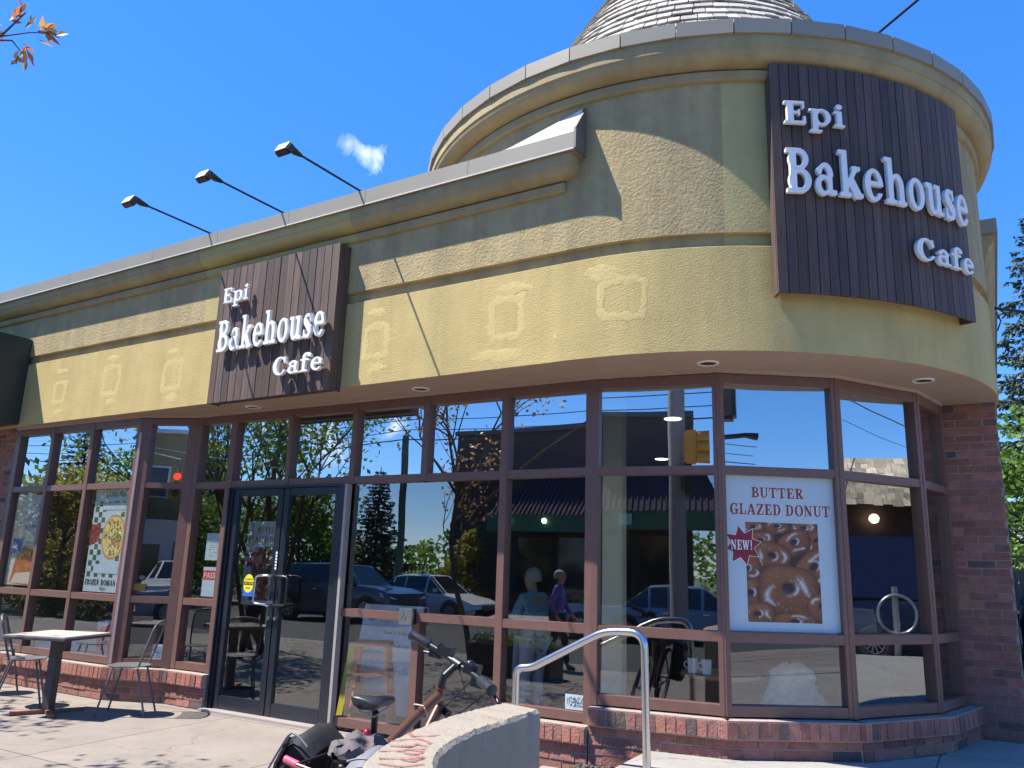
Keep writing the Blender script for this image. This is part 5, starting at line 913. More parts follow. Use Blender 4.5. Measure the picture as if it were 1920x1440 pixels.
def broad(name, label, loc, h, cr, seed, leafm, nleaf=4200, stems=1, bare=.30, ll=.10, group=None, lean=(0, 0), cat='tree', tr=.14, xmin=-1e9):
    rg = random.Random(seed); t = thing(name, label, cat, loc, group); loc = Vector(loc); wood = MB(); tips = []
    def grow(p, d, L, r_, lv):
        n = 4; pts = [p]; q = p.copy(); dd = d.copy()
        for k in range(n): dd = (dd+Vector((rg.gauss(0, .12), rg.gauss(0, .12), rg.gauss(.03, .07)))).normalized(); q = q+dd*L/n; q.x = max(q.x, xmin); pts.append(q.copy())
        wood.tube(pts, [r_*(1-.45*k/n) for k in range(n+1)], 7 if lv == 0 else 5, False)
        if lv >= 3:
            tips.extend(pts[1:]); return
        for k in range(rg.randint(3, 4) if lv else rg.randint(4, 6)):
            i = rg.randint(2, n); a = rg.uniform(0, 6.28); sp = rg.uniform(.55, 1.0); nd = (dd*1.0+Vector((math.cos(a), math.sin(a), rg.uniform(-.1, .5)))*sp).normalized(); grow(pts[i], nd, L*rg.uniform(.5, .72), r_*.5, lv+1)
    for s in range(stems):
        a = 2*math.pi*s/max(1, stems)+.6; d = Vector((math.cos(a)*.28*(stems > 1)+lean[0], math.sin(a)*.28*(stems > 1)+lean[1], 1)).normalized(); grow(loc+Vector((math.cos(a)*.1*(stems > 1), math.sin(a)*.1*(stems > 1), -.15)), d, h*bare*1.5, tr*(1 if stems == 1 else .7), 0)
    wood.build('trunk', M['bark'], t, 60); lm = MB(); c0 = loc+Vector((lean[0]*h*.6, lean[1]*h*.6, h*.62))
    for k in range(nleaf):
        p = rg.choice(tips)+Vector((rg.gauss(0, .22), rg.gauss(0, .22), rg.gauss(0, .18)))*(cr/2.6); leafq(lm, p, ll*rg.uniform(.6, 1.3), ll*.28, rg, ltint(rg)) if p.x > xmin+.05 else None
    lm.build('crown', leafm, t); return t
def bushy(name, label, loc, h, cr, seed, leafm, nleaf=3500, ll=.22, cat='tree', group=None, z0=.18, kind=0):
    rg = random.Random(seed); t = thing(name, label, cat, loc, group); loc = Vector(loc); wood = MB(); wood.tube([loc, loc+Vector((.1, 0, h*.35)), loc+Vector((0, .1, h*.8))], [h*.022, h*.017, h*.006], 7); cl = []
    for k in range(26):
        a = rg.uniform(0, 6.28); u = rg.random(); z = h*(z0+(1-z0)*u); rr = cr*math.sin(math.pi*min(.98, .18+.8*u))*rg.uniform(.35, 1.0); c = loc+Vector((rr*math.cos(a), rr*math.sin(a), z*.95)); cl.append((c, cr*rg.uniform(.22, .42))); wood.tube([loc+Vector((0, 0, z*.6)), c], [h*.008, h*.003], 5, False)
    wood.build('trunk', M['bark'], t, 60); lm = MB()
    for k in range(nleaf):
        c, r_ = rg.choice(cl); v = Vector((rg.gauss(0, 1), rg.gauss(0, 1), rg.gauss(0, 1))).normalized()*r_*rg.uniform(.55, 1.08); v.z *= .8; leafq(lm, c+v, ll*rg.uniform(.6, 1.4), ll*.32, rg, ltint(rg))
    lm.build('crown', leafm, t); return t
def spruce(name, label, loc, h, cr, seed, n=46, group=None):
    rg = random.Random(seed); t = thing(name, label, 'tree', loc, group); loc = Vector(loc); wood = MB(); wood.tube([loc, loc+Vector((0, 0, h*.5)), loc+Vector((0, 0, h))], [h*.018, h*.012, h*.003], 8); nm = MB()
    for k in range(n):
        u = k/n; z = h*(.10+.89*u); R0 = cr*(1-u)**.85+.12; nb = rg.randint(5, 7); a0 = rg.uniform(0, 6.28)
        for b in range(nb):
            a = a0+2*math.pi*b/nb+rg.uniform(-.35, .35); L = R0*rg.uniform(.62, 1.1); pts = [loc+Vector((L*s*math.cos(a), L*s*math.sin(a), z+L*(-.30*s+.22*s*s))) for s in (0, .35, .7, 1.0)]; wood.tube(pts, [.022*(1-u)+.012, .016, .010, .004], 4, False)
            for j in range(int(8+L*13)):
                s = rg.uniform(.15, 1.03); i = min(2, int(s*3)); p = pts[i].lerp(pts[i+1], min(1, s*3-i))
                sd = Vector((-math.sin(a), math.cos(a), 0))*rg.choice((-1, 1)); d = (Vector((math.cos(a), math.sin(a), 0))*rg.uniform(.2, 1)+sd*rg.uniform(.1, 1)+Vector((0, 0, rg.uniform(-.75, .25)))).normalized(); tt = ltint(rg, .4, .12); q = rg.uniform(.16, .34)*(.6+.5*(1-u)); leafq(nm, p, q, q*.17, rg, tt, d)
                leafq(nm, p, q*.8, q*.15, rg, tt, (d+Vector((0, 0, -.8))).normalized())
    wood.build('trunk', M['bark'], t, 60); nm.build('crown', M['needle'], t); return t
# seen directly behind the building, right edge
spruce('spruce_tree', 'tall dark spruce behind the fence right of the brick pier', (2.2, 21.5, 0), 13.2, 3.4, 5, 84)
bushy('bushy_tree', 'bright green bushy tree behind the wooden fence right of the brick pier', (1.9, 16.8, 0), 6.3, 2.3, 11, M['leaf'], 8500, .17, z0=.08)
bushy('bushy_tree', 'lower fresh green shrub just behind the wooden fence', (1.3, 15.3, 0), 3.3, 1.1, 12, M['leaf'], 3500, .13, cat='shrub', z0=.05)
t = thing('wooden_fence', 'weathered wooden board fence with a lattice top beyond the building', 'fence', (3, 14.2, 0)); M['fence'] = mat('fence_boards', (.20, .165, .13), .9, tint=True, stretch=(1, 1, .2), var=.25); mb = MB(); x = -1.0
while x < 7.5: k = R.uniform(.7, 1.2); mb.bb((x, 14.2, .1), (x+.136, 14.225, 1.72), (k, k, k)); x += .14
mb.build('boards', M['fence'], t); mb = MB(); mb.bb((-1, 14.17, 1.725), (7.5, 14.25, 1.765)); mb.bb((-1, 14.17, 2.0), (7.5, 14.25, 2.05))
for k in range(70): x = -1+k*.12; mb.bar((x, 14.20, 1.76), (x+.24, 14.20, 2.0), .02, .008); mb.bar((x+.24, 14.21, 1.76), (x, 14.21, 2.0), .02, .008)
mb.build('lattice', M['fence'], t)
for x in (-1, 1.4, 3.8, 6.2): mb = MB(); mb.bb((x, 14.23, 0), (x+.1, 14.33, 2.1)); mb.build('post', M['fence'], t)
t = thing('service_wire', 'black service cable running from the side wall to the right edge', 'cable', (.36, 3, 3.95)); mb = MB(); mb.tube([(.345, 2.5, 3.93), (.7, 2.75, 3.90), (1.6, 3.4, 3.91), (6, 7, 4.3), (9, 9.5, 5.2)], .014, 6); mb.tube([(.35, 2.42, 3.86), (.38, 2.5, 3.80), (.345, 2.45, 3.70)], .007, 6); mb.build('cable', M['black'], t)
# ------------------------------------------------------------------ vehicles
M['tyre'] = M['rubber']; M['carglass'] = mat('car_glass', (.012, .015, .018), .04, spec=.8); M['chrome'] = mat('chrome', (.7, .7, .72), .12, metal=1.0); M['lens'] = mat('lamp_lens', (.75, .77, .8), .1, spec=.8); M['tail'] = mat('tail_lens', (.35, .012, .02), .15)
def paint(n, c): return mat(n, c, .25, var=.03, coat=.8)
def car(name, label, cat, loc, rz, pm, L=4.6, Wd=1.82, Hh=1.45, kind='sedan', group=None):
    t = thing(name, label, cat, (0, 0, 0), group); h = L/2; bz = .33*Hh/1.45+.0; belt = Hh*.63; sb = dict(sedan=[(-h, .62, .0), (-h+.06, .93, 0), (-h+.75, .97, 0), (-h+1.45, .97, .93), (-h+1.9, .96, 1.0), (-h+2.75, .95, .99), (-h+3.55, .93, 0.02), (h-.45, .80, 0), (h-.08, .66, 0), (h, .45, 0)], suv=[(-h, .75, 0), (-h+.06, 1.0, .03), (-h+.45, 1.03, .93), (-h+1.0, 1.03, 1.0), (-h+2.7, 1.02, .99), (-h+3.4, 1.0, .02), (h-.5, .95, 0), (h-.08, .83, 0), (h, .5, 0)], pickup=[(-h, .9, 0), (-h+.05, 1.06, 0), (-h+1.9, 1.06, 0), (-h+2.05, 1.05, .97), (-h+2.5, 1.05, 1.0), (-h+3.35, 1.03, .98), (-h+4.0, 1.02, .02), (h-.1, .98, 0), (h, .6, 0)])[kind]
    body, gl_ = MB(), MB(); rings = []
    for x, bm_, rf_ in sb:
        zb = belt*bm_; w = Wd/2*(1-.10*(abs(x)/h)**4); zr_ = zb+(Hh-zb)*rf_ if rf_ > 0 else zb+.004; wr = w*(.74 if rf_ > .5 else .90); zl_ = .19 if abs(x) < h-.2 else .30
        rings.append([(-w*.90, zl_), (-w, zl_+.16), (-w*1.0, zb*.72), (-w*.965, zb), (-wr, zr_-.035*(rf_ > .5)), (-wr*.8, zr_), (wr*.8, zr_), (wr, zr_-.035*(rf_ > .5)), (w*.965, zb), (w, zb*.72), (w, zl_+.16), (w*.90, zl_)])
    n = 12; P3 = [[Vector((x, y, z)) for y, z in rg_] for (x, _, _), rg_ in zip(sb, rings)]
    body.add([p for r_ in P3 for p in r_], []); wind = []
    for i in range(len(sb)-1):
        for j in range(n-1):
            f = [i*n+j, i*n+j+1, (i+1)*n+j+1, (i+1)*n+j]; body.f.append(f); body.t.append((1, 1, 1)); body.m.append(0)
            up_ = max(sb[i][2], sb[i+1][2]) > .5
            if up_ and j in (3, 7) or (up_ and j in (4, 5, 6) and abs(sb[i][2]-sb[i+1][2]) > .5): wind.append((i, j, [P3[i][j], P3[i][j+1], P3[i+1][j+1], P3[i+1][j]]))
    for q in (0, len(sb)-1): body.f.append([q*n+j for j in range(n)]); body.t.append((1, 1, 1)); body.m.append(0)
    bo = body.build('body', pm, t, 45)
    for nm, sel in (('side_window', lambda i, j: j == 3), ('side_window', lambda i, j: j == 7), ('windscreen', lambda i, j: j in (4, 5, 6) and sb[i][0] > 0), ('rear_window', lambda i, j: j in (4, 5, 6) and sb[i][0] < 0)):
        g = MB()
        for i, j, q in wind:
            if sel(i, j):
                nn = (q[1]-q[0]).cross(q[3]-q[0]).normalized(); c = sum(q, Vector())/4; c0 = Vector((c.x, 0, .8)); nn = nn if nn.dot(c-c0) > 0 else -nn; g.add([c+(p-c)*.90+nn*.004 for p in q], [(0, 1, 2, 3)])
        if g.v: g.build(nm, M['carglass'], t)
    wr_ = .33*Hh/1.45+.0 if kind == 'sedan' else .37
    for x in (-h+.85, h-.88):
        for s in (-1, 1):
            y = s*(Wd/2-.10); w_ = MB(); rot = Matrix.Rotation(rad(90), 3, 'X'); w_.lathe([(wr_*.62, -.11), (wr_*.94, -.115), (wr_, -.09), (wr_, .09), (wr_*.94, .115), (wr_*.62, .11)], (x, y, wr_), 28, rot); wo = w_.build('wheel', M['tyre'], t, 50)
            r_ = MB()
            for k in range(10): a = 2*math.pi*k/10; r_.bar((x+.03*math.cos(a), y+s*.112, wr_+.03*math.sin(a)), (x+wr_*.6*math.cos(a), y+s*.105, wr_+wr_*.6*math.sin(a)), .035, .012, (0, 1, 0))
            r_.lathe([(wr_*.57, .0), (wr_*.64, .0), (wr_*.64, -.02*s)], (x, y+s*.113, wr_), 28, rot); r_.build('rim', M['satin'], wo, 40)
            a_ = MB(); a_.lathe([(wr_*1.02, s*.0), (wr_*1.16, s*.0)], (x, s*(Wd/2*.985+.012), wr_), 28, rot); a_.build('wheel_arch', M['black'], t)
    for s in (-1, 1):
        m_ = MB(); zf = belt*sb[-2][1]; m_.hexa([(h-.30, s*Wd*.34, zf-.14), (h-.04, s*Wd*.27, zf-.16), (h-.02, s*Wd*.42, zf-.14), (h-.32, s*Wd*.475, zf-.12), (h-.36, s*Wd*.34, zf-.02), (h-.08, s*Wd*.27, zf-.06), (h-.08, s*Wd*.42, zf-.04), (h-.40, s*Wd*.475, zf+.0)]); m_.build('headlight', M['lens'], t)
        m_ = MB(); zf = belt*sb[1][1]; m_.bb((-h-.008, s*Wd*.30, zf-.20), (-h+.14, s*Wd*.478, zf-.05)); m_.build('tail_light', M['tail'], t, None, .01)
        m_ = MB(); m_.box((h-L*.31, s*(Wd/2+.07), belt+.06), (.10, .17, .12)); m_.build('wing_mirror', pm, t, None, .02)
        m_ = MB(); m_.bb((-.55, s*Wd*.5-.004*s, belt*.84), (-.38, s*Wd*.5+.012*s, belt*.87)); m_.bb((.45, s*Wd*.5-.004*s, belt*.84), (.62, s*Wd*.5+.012*s, belt*.87)); m_.build('door_handle', M['chrome'], t)
    m_ = MB(); zf = belt*.62; m_.bb((h-.03, -Wd*.20, .42), (h+.012, Wd*.20, zf)); m_.build('grille', M['black'], t, None, .008); t.location = loc; t.rotation_euler = (0, 0, rz); return t
zs = zr
car('parked_car', 'big dark blue sport utility vehicle mirrored in the glass right of the doors', 'car', (-17.5, -14.2, zs), 0, paint('dark_blue_paint', (.012, .035, .07)), 4.75, 1.95, 1.72, 'suv', 'cars mirrored in the window glass')
car('parked_car', 'white sedan mirrored in the glass, behind the dark utility vehicle', 'car', (-16.4, -17.0, zs), 0, paint('white_car_paint', (.62, .62, .62)), 4.7, 1.82, 1.45, 'sedan', 'cars mirrored in the window glass')
car('parked_car', 'silver sedan mirrored in the glass beside the purple jacket', 'car', (-7.8, -14.6, zs), 0, paint('silver_paint', (.34, .36, .42)), 4.6, 1.82, 1.42, 'sedan', 'cars mirrored in the window glass')
car('parked_car', 'pale blue sedan mirrored in the pane with the handrail', 'car', (-2.1, -15.6, zs), 0, paint('pale_blue_paint', (.18, .24, .36)), 4.6, 1.82, 1.42, 'sedan', 'cars mirrored in the window glass')
car('parked_car', 'white sport utility vehicle mirrored in the angled bay pane', 'car', (-9.9, -20.6, zs), rad(90), paint('bright_white_paint', (.7, .7, .7)), 4.7, 1.9, 1.66, 'suv', 'cars mirrored in the window glass')
car('parked_car', 'blue car parked beside the building at the right edge', 'car', (1.32, 11.0, zl+.0), rad(90), paint('mid_blue_paint', (.03, .06, .16)), 4.5, 1.8, 1.5, 'suv')
car('pickup_truck', 'dark blue pickup mirrored in the corner pane behind the ring stand', 'truck', (13.2, 6.9, zs), rad(90), paint('navy_paint', (.008, .016, .05)), 5.4, 2.0, 1.9, 'pickup'); 
t = thing('truck_canopy', 'tall dark blue box canopy on the pickup mirrored in the corner pane', 'canopy', (13.2, 5.3, 1.1)); mb = MB(); mb.bb((12.25, 4.3, 1.02), (14.15, 6.2, 2.45)); mb.build('canopy_shell', paint('navy_canopy', (.010, .022, .075)), t, None, .05)
t = thing('bicycle_ring', 'grey ring and post bicycle stand mirrored in the corner pane', 'bicycle stand', (8.7, 4.36, -.05)); mb = MB(); mb.tube([(8.7, 4.36, -.1), (8.7, 4.36, 1.35)], .055, 14); mb.build('post', M['satin'], t, 50); mb = MB(); rows = [[Vector((8.7-.06+.0+.03*math.cos(b), 4.36+(.34+.03*math.sin(b))*math.cos(a), .86+(.34+.03*math.sin(b))*math.sin(a))) for b in [2*math.pi*j/8 for j in range(8)]] for a in [2*math.pi*k/36 for k in range(37)]]; mb.grid(rows, closed=True); mb.build('ring', M['satin'], t, 50)
# ------------------------------------------------------------------ across the street
M['dbrick'] = mat('dark_brick', (.060, .040, .038), .9, var=.3, scale=9); M['purple'] = mat('purple_metal_roof', (.07, .055, .08), .85, var=.1, spec=.15); M['green'] = mat('green_fascia', (.005, .095, .05), .45, var=.06); M['shopglass'] = mat('shop_glass', (.012, .014, .018), .08, spec=.7); M['glow'] = emit('globe_glow', (1, .88, .6), 5.0)
def shop(label, x0, x1, px0, px1, doors):
    t = thing('brick_shop', label, 'building', ((x0+x1)/2, -27, zs)); y = -24.0; mb = MB(); mb.bb((x0, -33, zs), (x1, y, 7.25)); mb.build('wall', M['dbrick'], t); mb = MB(); mb.bb((x0-.1, -33.1, 7.252), (x1+.1, y+.12, 7.45)); mb.build('parapet', mat('teal_cap', (.05, .07, .075), .6), t)
    mb = MB(); mb.hexa([(px0, y+1.7, 3.6), (px1, y+1.7, 3.6), (px1, y+.01, 3.6), (px0, y+.01, 3.6), (px0+1.3, y+.12, 5.2), (px1-.6, y+.12, 5.2), (px1-.6, y+.01, 5.2), (px0+1.3, y+.01, 5.2)]); x = px0+.1
    while x < px1-.1: k = min(1, max(0, (x-px0)/1.3)); k2 = min(1, max(0, (px1-x)/.6)); mb.bar((x, y+1.72, 3.62), (x, y+1.72-1.58*min(k, k2), 3.62+1.6*min(k, k2)+.01), .04, .05) if min(k, k2) > .1 else None; x += .2
    mb.build('metal_roof', M['purple'], t); mb = MB(); mb.bb((px0+.02, y+1.2, 2.95), (px1-.02, y+1.66, 3.599)); mb.build('green_fascia', M['green'], t, None, .01)
    x = px0+.6
    while x < px1-1.2:
        f = MB(); f.bb((x-.05, y+.012, zs+.1), (x+1.65, y+.07, 2.9)); fo = f.build('window', M['black'], t); g = MB(); g.bb((x, y+.071, zs+.5), (x+1.6, y+.085, 2.8)); g.build('pane', M['shopglass'], fo); x += 1.9
    for x in doors: mb = MB(); mb.sphere((x, y+1.75, 3.35), .11, 12, 8); mb.build('globe_lamp', M['glow'], t)
    return t
shop('dark brick shop with a purple metal roof and green fascia mirrored right of the doors', -20.3, -13.0, -17.6, -13.1, (-16.6, -14.9)); shop('dark brick shop with a green fascia mirrored behind the cream column and pole', -6.2, -1.9, -6.3, -.8, (-5.5,))
t = thing('plain_sign', 'small pale lettered panel on the mirrored green fascia', 'sign', (-4.2, -22.2, 3.1)); mb = MB(); mb.bb((-4.45, -22.335, 3.08), (-3.95, -22.30, 3.52)); mb.build('panel', mat('pale_green_panel', (.25, .5, .38), .5), t, None, .03)
def pale(name, label, x0, x1, y, h, m, wins, dep=9):
    t = thing(name, label, 'building', ((x0+x1)/2, y-4, zs)); mb = MB(); mb.bb((x0, y-dep, zs), (x1, y, h)); mb.build('wall', m, t); mb = MB(); mb.bb((x0-.12, y-dep-.1, h+.002), (x1+.12, y+.12, h+.18)); mb.build('parapet', M['white'], t)
    for a, b, c, d in wins: f = MB(); f.bb((a-.08, y+.002, c-.08), (b+.08, y+.06, d+.08)); fo = f.build('window', M['white'], t); g = MB(); g.bb((a, y+.061, c), (b, y+.075, d)); g.build('pane', M['shopglass'], fo)
    return t
pale('yellow_building', 'yellow rendered building with white windows mirrored in the angled bay pane', -12.9, -7.6, -27.0, 6.6, mat('yellow_render', (.40, .31, .14), .9), [(-12.3, -11.6, 4.0, 5.2), (-10.6, -9.9, 4.0, 5.2), (-12.2, -11.4, .8, 2.2), (-10.6, -9.6, .8, 2.2)])
pale('white_garage', 'low white building mirrored below the yellow one in the angled bay pane', -12.8, -8.0, -24.2, 2.7, mat('white_render', (.8, .8, .78), .8), [(-12.4, -11.2, .6, 2.0), (-10.7, -9.4, .2, 2.1)], 2.5)
# shake roofed building on the side street
t = thing('shake_roof_house', 'brick house with a deep cedar shake roof mirrored in the corner pane', 'building', (19, 9, 0)); mb = MB(); mb.bb((16.6, 4.6, zs), (26, 16, 3.6)); mb.build('wall', mat('plum_brick', (.11, .06, .055), .9, var=.2), t)
mb = MB(); rg_ = random.Random(3)
for k in range(9):
    u = k/9; z0_, z1_ = 3.45+1.35*u, 3.45+1.35*(u+1/9)+.05; x0_ = 15.6+.9*u; yy = 4.4+.55*u
    while yy < 16: w_ = rg_.uniform(.14, .3); q = rg_.uniform(.6, 1.3); j = rg_.uniform(-.03, .03); mb.hexa([(x0_-.03, yy, z0_+j), (x0_-.03, yy+w_-.012, z0_+j), (x0_+.02, yy+w_-.012, z0_+j), (x0_+.02, yy, z0_+j), (x0_+.10, yy, z1_), (x0_+.10, yy+w_-.012, z1_), (x0_+.14, yy+w_-.012, z1_), (x0_+.14, yy, z1_)], (q, q, q)); yy += w_
mb.bb((16.55, 5.0, 4.75), (26, 16, 4.86), (.6, .5, .5)); mb.hexa([(15.7, 4.45, 3.45), (26, 4.45, 3.45), (26, 5.2, 3.45), (15.7, 5.2, 3.45), (16.5, 4.98, 4.8), (26, 4.98, 4.8), (26, 5.2, 4.8), (16.5, 5.2, 4.8)], (.7, .7, .7)); mb.build('roof', mat('shake_roof', (.36, .31, .24), .95, tint=True, var=.3, scale=9), t)
mb = MB(); mb.sphere((16.4, 6.6, 3.15), .13, 12, 8); mb.build('wall_lamp', M['glow'], t); mb = MB(); mb.bb((16.4, 4.55, .0), (16.62, 4.9, 3.45)); mb.build('corner_post', mat('red_post', (.25, .05, .035), .7), t)
# ------------------------------------------------------------------ poles, signals, wires
M['pole'] = mat('grey_pole', (.28, .26, .24), .85, var=.15, stretch=(3, 3, .5)); M['amber'] = mat('signal_amber', (.62, .28, .04), .5)
t = thing('utility_pole', 'thick weathered utility pole mirrored in the pane beside the cream column', 'pole', (-2.12, -9.0, zk)); mb = MB(); mb.tube([(-2.12, -9.0, zs-.1), (-2.11, -9.0, 4.6), (-2.08, -9.0, 10.5)], [.17, .155, .13], 18); mb.build('shaft', M['pole'], t, 50); mb = MB(); mb.bb((-1.97, -8.9, 2.9), (-1.83, -8.6, 3.5)); mb.build('control_box', M['black'], t, None, .02); mb = MB(); mb.bb((-3.1, -9.06, 8.9), (-1.1, -8.94, 9.02)); mb.build('cross_arm', M['bark'], t)
t = thing('traffic_signal', 'amber backed traffic signal on the mirrored utility pole', 'traffic light', (-1.85, -8.7, 3.4)); mb = MB(); mb.box((-1.85, -8.62, 3.75), (.24, .2, .62)); mb.build('housing', M['amber'], t, None, .03)
for k in range(3): mb = MB(); mb.lathe([(.10, 0), (.11, -.22), (.10, -.22), (.09, 0)], (-1.74, -8.62, 3.56+.19*k), 14, Matrix.Rotation(rad(-90), 3, 'Y'), a0=0, a1=math.pi); mb.build('visor', M['amber'], t)
t = thing('traffic_signal', 'amber traffic signal showing red, mirrored in the angled bay pane', 'traffic light', (-10.29, -19.9, 3.5)); mb = MB(); mb.box((-10.29, -19.96, 3.93), (.36, .2, .92)); mb.build('housing', M['amber'], t, None, .03)
for k, (c, e) in enumerate((((.9, .05, .04), 1.0), ((.12, .08, .02), 0), ((.03, .08, .04), 0))): mb = MB(); mb.lathe([(0, .012), (.10, .008), (.12, 0)], (-10.29, -19.858, 4.20-.28*k), 18, Matrix.Rotation(rad(-90), 3, 'X')); mb.build('lamp', emit('signal_lamp_%s' % ('red', 'amber', 'green')[k], c, e), t)
mb = MB(); mb.tube([(-10.29, -20.06, 4.35), (-10.29, -20.06, 4.75), (-11.6, -20.06, 5.0), (-11.7, -20.06, zs)], .06, 10) ; mb.build('mast_arm', M['pole'], t)
t = thing('signal_pole', 'steel pole with a black pedestrian signal and lamp arm mirrored above the donut poster', 'pole', (3.75, -4.05, -.05)); mb = MB(); mb.tube([(3.75, -4.05, -.1), (3.75, -4.05, 6.5)], .10, 14); mb.build('shaft', M['pole'], t, 50); mb = MB(); mb.box((3.98, -3.86, 4.28), (.36, .30, .80), Matrix.Rotation(rad(-33), 3, 'Z')); mb.build('signal_head', M['black'], t, None, .05)
mb = MB(); mb.tube([(3.75, -4.05, 3.58), (4.25, -3.72, 3.66), (4.42, -3.6, 3.64)], [.04, .04, .06], 10); mb.build('lamp_arm', M['black'], t, 50)
t = thing('street_pole', 'slim pale street pole mirrored over the white sedan', 'pole', (-14.6, -18.8, zs)); mb = MB(); mb.tube([(-14.6, -18.8, zs), (-14.6, -18.8, 6.0)], [.08, .06], 10); mb.build('shaft', M['alu'], t, 50)
t = thing('street_pole', 'short green wooden pole end mirrored above the doors', 'pole', (-18.5, -17.9, zs)); mb = MB(); mb.tube([(-18.5, -17.9, zs), (-18.5, -17.9, 6.2)], [.14, .12], 10); mb.build('shaft', mat('mossy_pole', (.07, .10, .07), .9), t, 50)
def wire(label, pts, r_=.012):
    mb = MB(); P_ = []
    for a, b in zip(pts[:-1], pts[1:]):
        a, b = Vector(a), Vector(b)
        for k in range(17): u = k/16; p = a.lerp(b, u); p.z -= .02*(b-a).length*4*u*(1-u)*.6; P_.append(p) if (k or not P_) else None
    mb.tube(P_, r_, 5); tag(mb.build('overhead_wire', M['black']), label, 'wire', 'overhead street wires')
for k, (y, z, lb) in enumerate(((-17.5, 5.98, 'lowest overhead street wire mirrored across the transom panes'), (-17.6, 6.36, 'second overhead street wire above the lowest one, mirrored in the transoms'), (-17.4, 6.72, 'third overhead street wire above the two mirrored in the transoms'), (-9.0, 9.02, 'high overhead wire at the middle of the pole arm'), (-9.6, 9.3, 'topmost overhead street wire'))): wire(lb, [(-44, y-.4, z+.3), (-18.5, y, z), (2, y+.1, z+.12), (24, y+.3, z+.4)], .016+.008*(k == 0))
wire('overhead wire crossing the side street, mirrored above the donut poster', [(-1.8, -9, 8.2), (12, 3, 6.6), (30, 16, 7.0)], .02); wire('thin overhead wire beside the side street one, mirrored above the donut poster', [(-1.8, -9, 7.6), (12, 2.6, 6.2), (30, 15, 6.5)], .01)
# planter and verge outside, mirrored in the low panes
t = thing('planter_box', 'dark planter box of small plants mirrored low behind the bicycle', 'planter', (-6.0, -4.6, -.1)); mb = MB(); mb.bb((-6.75, -5.1, -.12), (-5.4, -4.62, .36)); mb.build('box', M['black'], t, None, .01); mb = MB(); rg_ = random.Random(8)
for k in range(900): leafq(mb, Vector((rg_.uniform(-6.75, -5.4), rg_.uniform(-5.08, -4.64), .36+abs(rg_.gauss(0, .07)))), rg_.uniform(.04, .10), .014, rg_, ltint(rg_), None)
mb.build('plants', M['leaf'], t)
# street trees
broad('street_tree', 'slender many stemmed green street tree mirrored above the doors', (-11.3, -4.9, -.1), 7.6, 3.0, 21, M['leaf'], 7000, 4, .30, .12, tr=.075)
broad('street_tree', 'street tree with young reddish leaves mirrored in the transoms', (-7.55, -6.0, -.12), 5.9, 2.1, 36, M['redleaf'], 1700, 1, .34, .10, lean=(.10, -.03), tr=.055, xmin=-8.15)
t = thing('tree_branch', 'twig of young reddish leaves hanging in at the top left corner', 'branch', (-6, -5.6, 3.3)); rg_ = random.Random(4); mb = MB(); T0 = [(-7.5, -6.0, 2.5), (-6.3, -5.6, 3.2), (-4.9, -4.75, 3.62), (-3.80, -4.21, 3.86), (-3.69, -4.17, 3.98)]; mb.tube([Vector(p) for p in T0], [.035, .022, .011, .006, .003], 6); mb.tube([(-3.86, -4.24, 3.84), (-3.75, -4.18, 3.84), (-3.70, -4.14, 3.77)], [.005, .004, .002], 6); mb.tube([(-3.80, -4.21, 3.86), (-3.70, -4.13, 3.90), (-3.62, -4.08, 3.90)], [.004, .003, .002], 5); mb.build('twig', M['bark'], t); lm = MB()
for c, n_, d0 in (((-3.73, -4.18, 3.95), 16, (0, .1, 1)), ((-3.64, -4.09, 3.91), 18, (.6, .4, .1)), ((-3.70, -4.14, 3.78), 16, (.2, .1, -1)), ((-3.82, -4.22, 3.91), 9, (-.6, -.3, .3))):
    for k in range(n_):
        d = (Vector(d0)+Vector((rg_.gauss(0, .5), rg_.gauss(0, .5), rg_.gauss(0, .5)))).normalized(); p = Vector(c)+Vector((rg_.gauss(0, .02), rg_.gauss(0, .02), rg_.gauss(0, .02))); q = rg_.uniform(.5, 1.6); leafq(lm, p, rg_.uniform(.05, .10), .012, rg_, (1.3*q, q*rg_.uniform(.6, 1.5), q), d)
lm.build('leaves', M['redleaf'], t)
bushy('background_tree', 'broad green tree mirrored above the dark utility vehicle', (-27, -21.5, zs), 5.2, 3.4, 41, M['leaf'], 7500, .22, z0=.05); bushy('background_tree', 'green tree mirrored in the right hand door glass', (-29.5, -15.4, zs), 5.6, 3.6, 42, M['leaf'], 7500, .22, z0=.05); bushy('background_tree', 'distant pale green tree mirrored in the transom over the doors', (-38, -24, zs), 8.2, 4.6, 43, M['leaf'], 5200, .34, z0=.1)
spruce('spruce_tree', 'dark conical spruce mirrored right of the doors', (-25.0, -24.5, zs), 6.3, 1.9, 44, 34); spruce('spruce_tree', 'dark spruce mirrored in the left bay transom', (-37, -17.5, zs), 8.8, 2.6, 45, 30)
for k, (x, y, h, lb) in enumerate(((-24, -9.2, 4.0, 'yellow green tree mirrored in the leftmost bay pane'), (-28, -12.2, 4.2, 'yellow green tree mirrored in the middle bay pane'), (-32, -17, 5.0, 'olive green tree mirrored in the bay pane nearest the corner post'))): bushy('background_tree', lb, (x, y, zs), h, 2.9, 50+k, M['yleaf'] if k < 2 else M['leaf'], 7000, .17, z0=.06)
bushy('evergreen_shrub', 'tall olive shrub mirrored beside the dark brick shop', (-18.6, -22.6, zs), 3.4, 1.1, 60, M['yleaf'], 2200, .18, cat='shrub', z0=.02)
t = thing('rail_fence', 'dark railing fence mirrored behind the parked cars', 'fence', (-27, -19.6, zs)); mb = MB()
for k in range(110): x = -36+k*.16; mb.bb((x, -19.62, zs+.1), (x+.025, -19.6, 1.5))
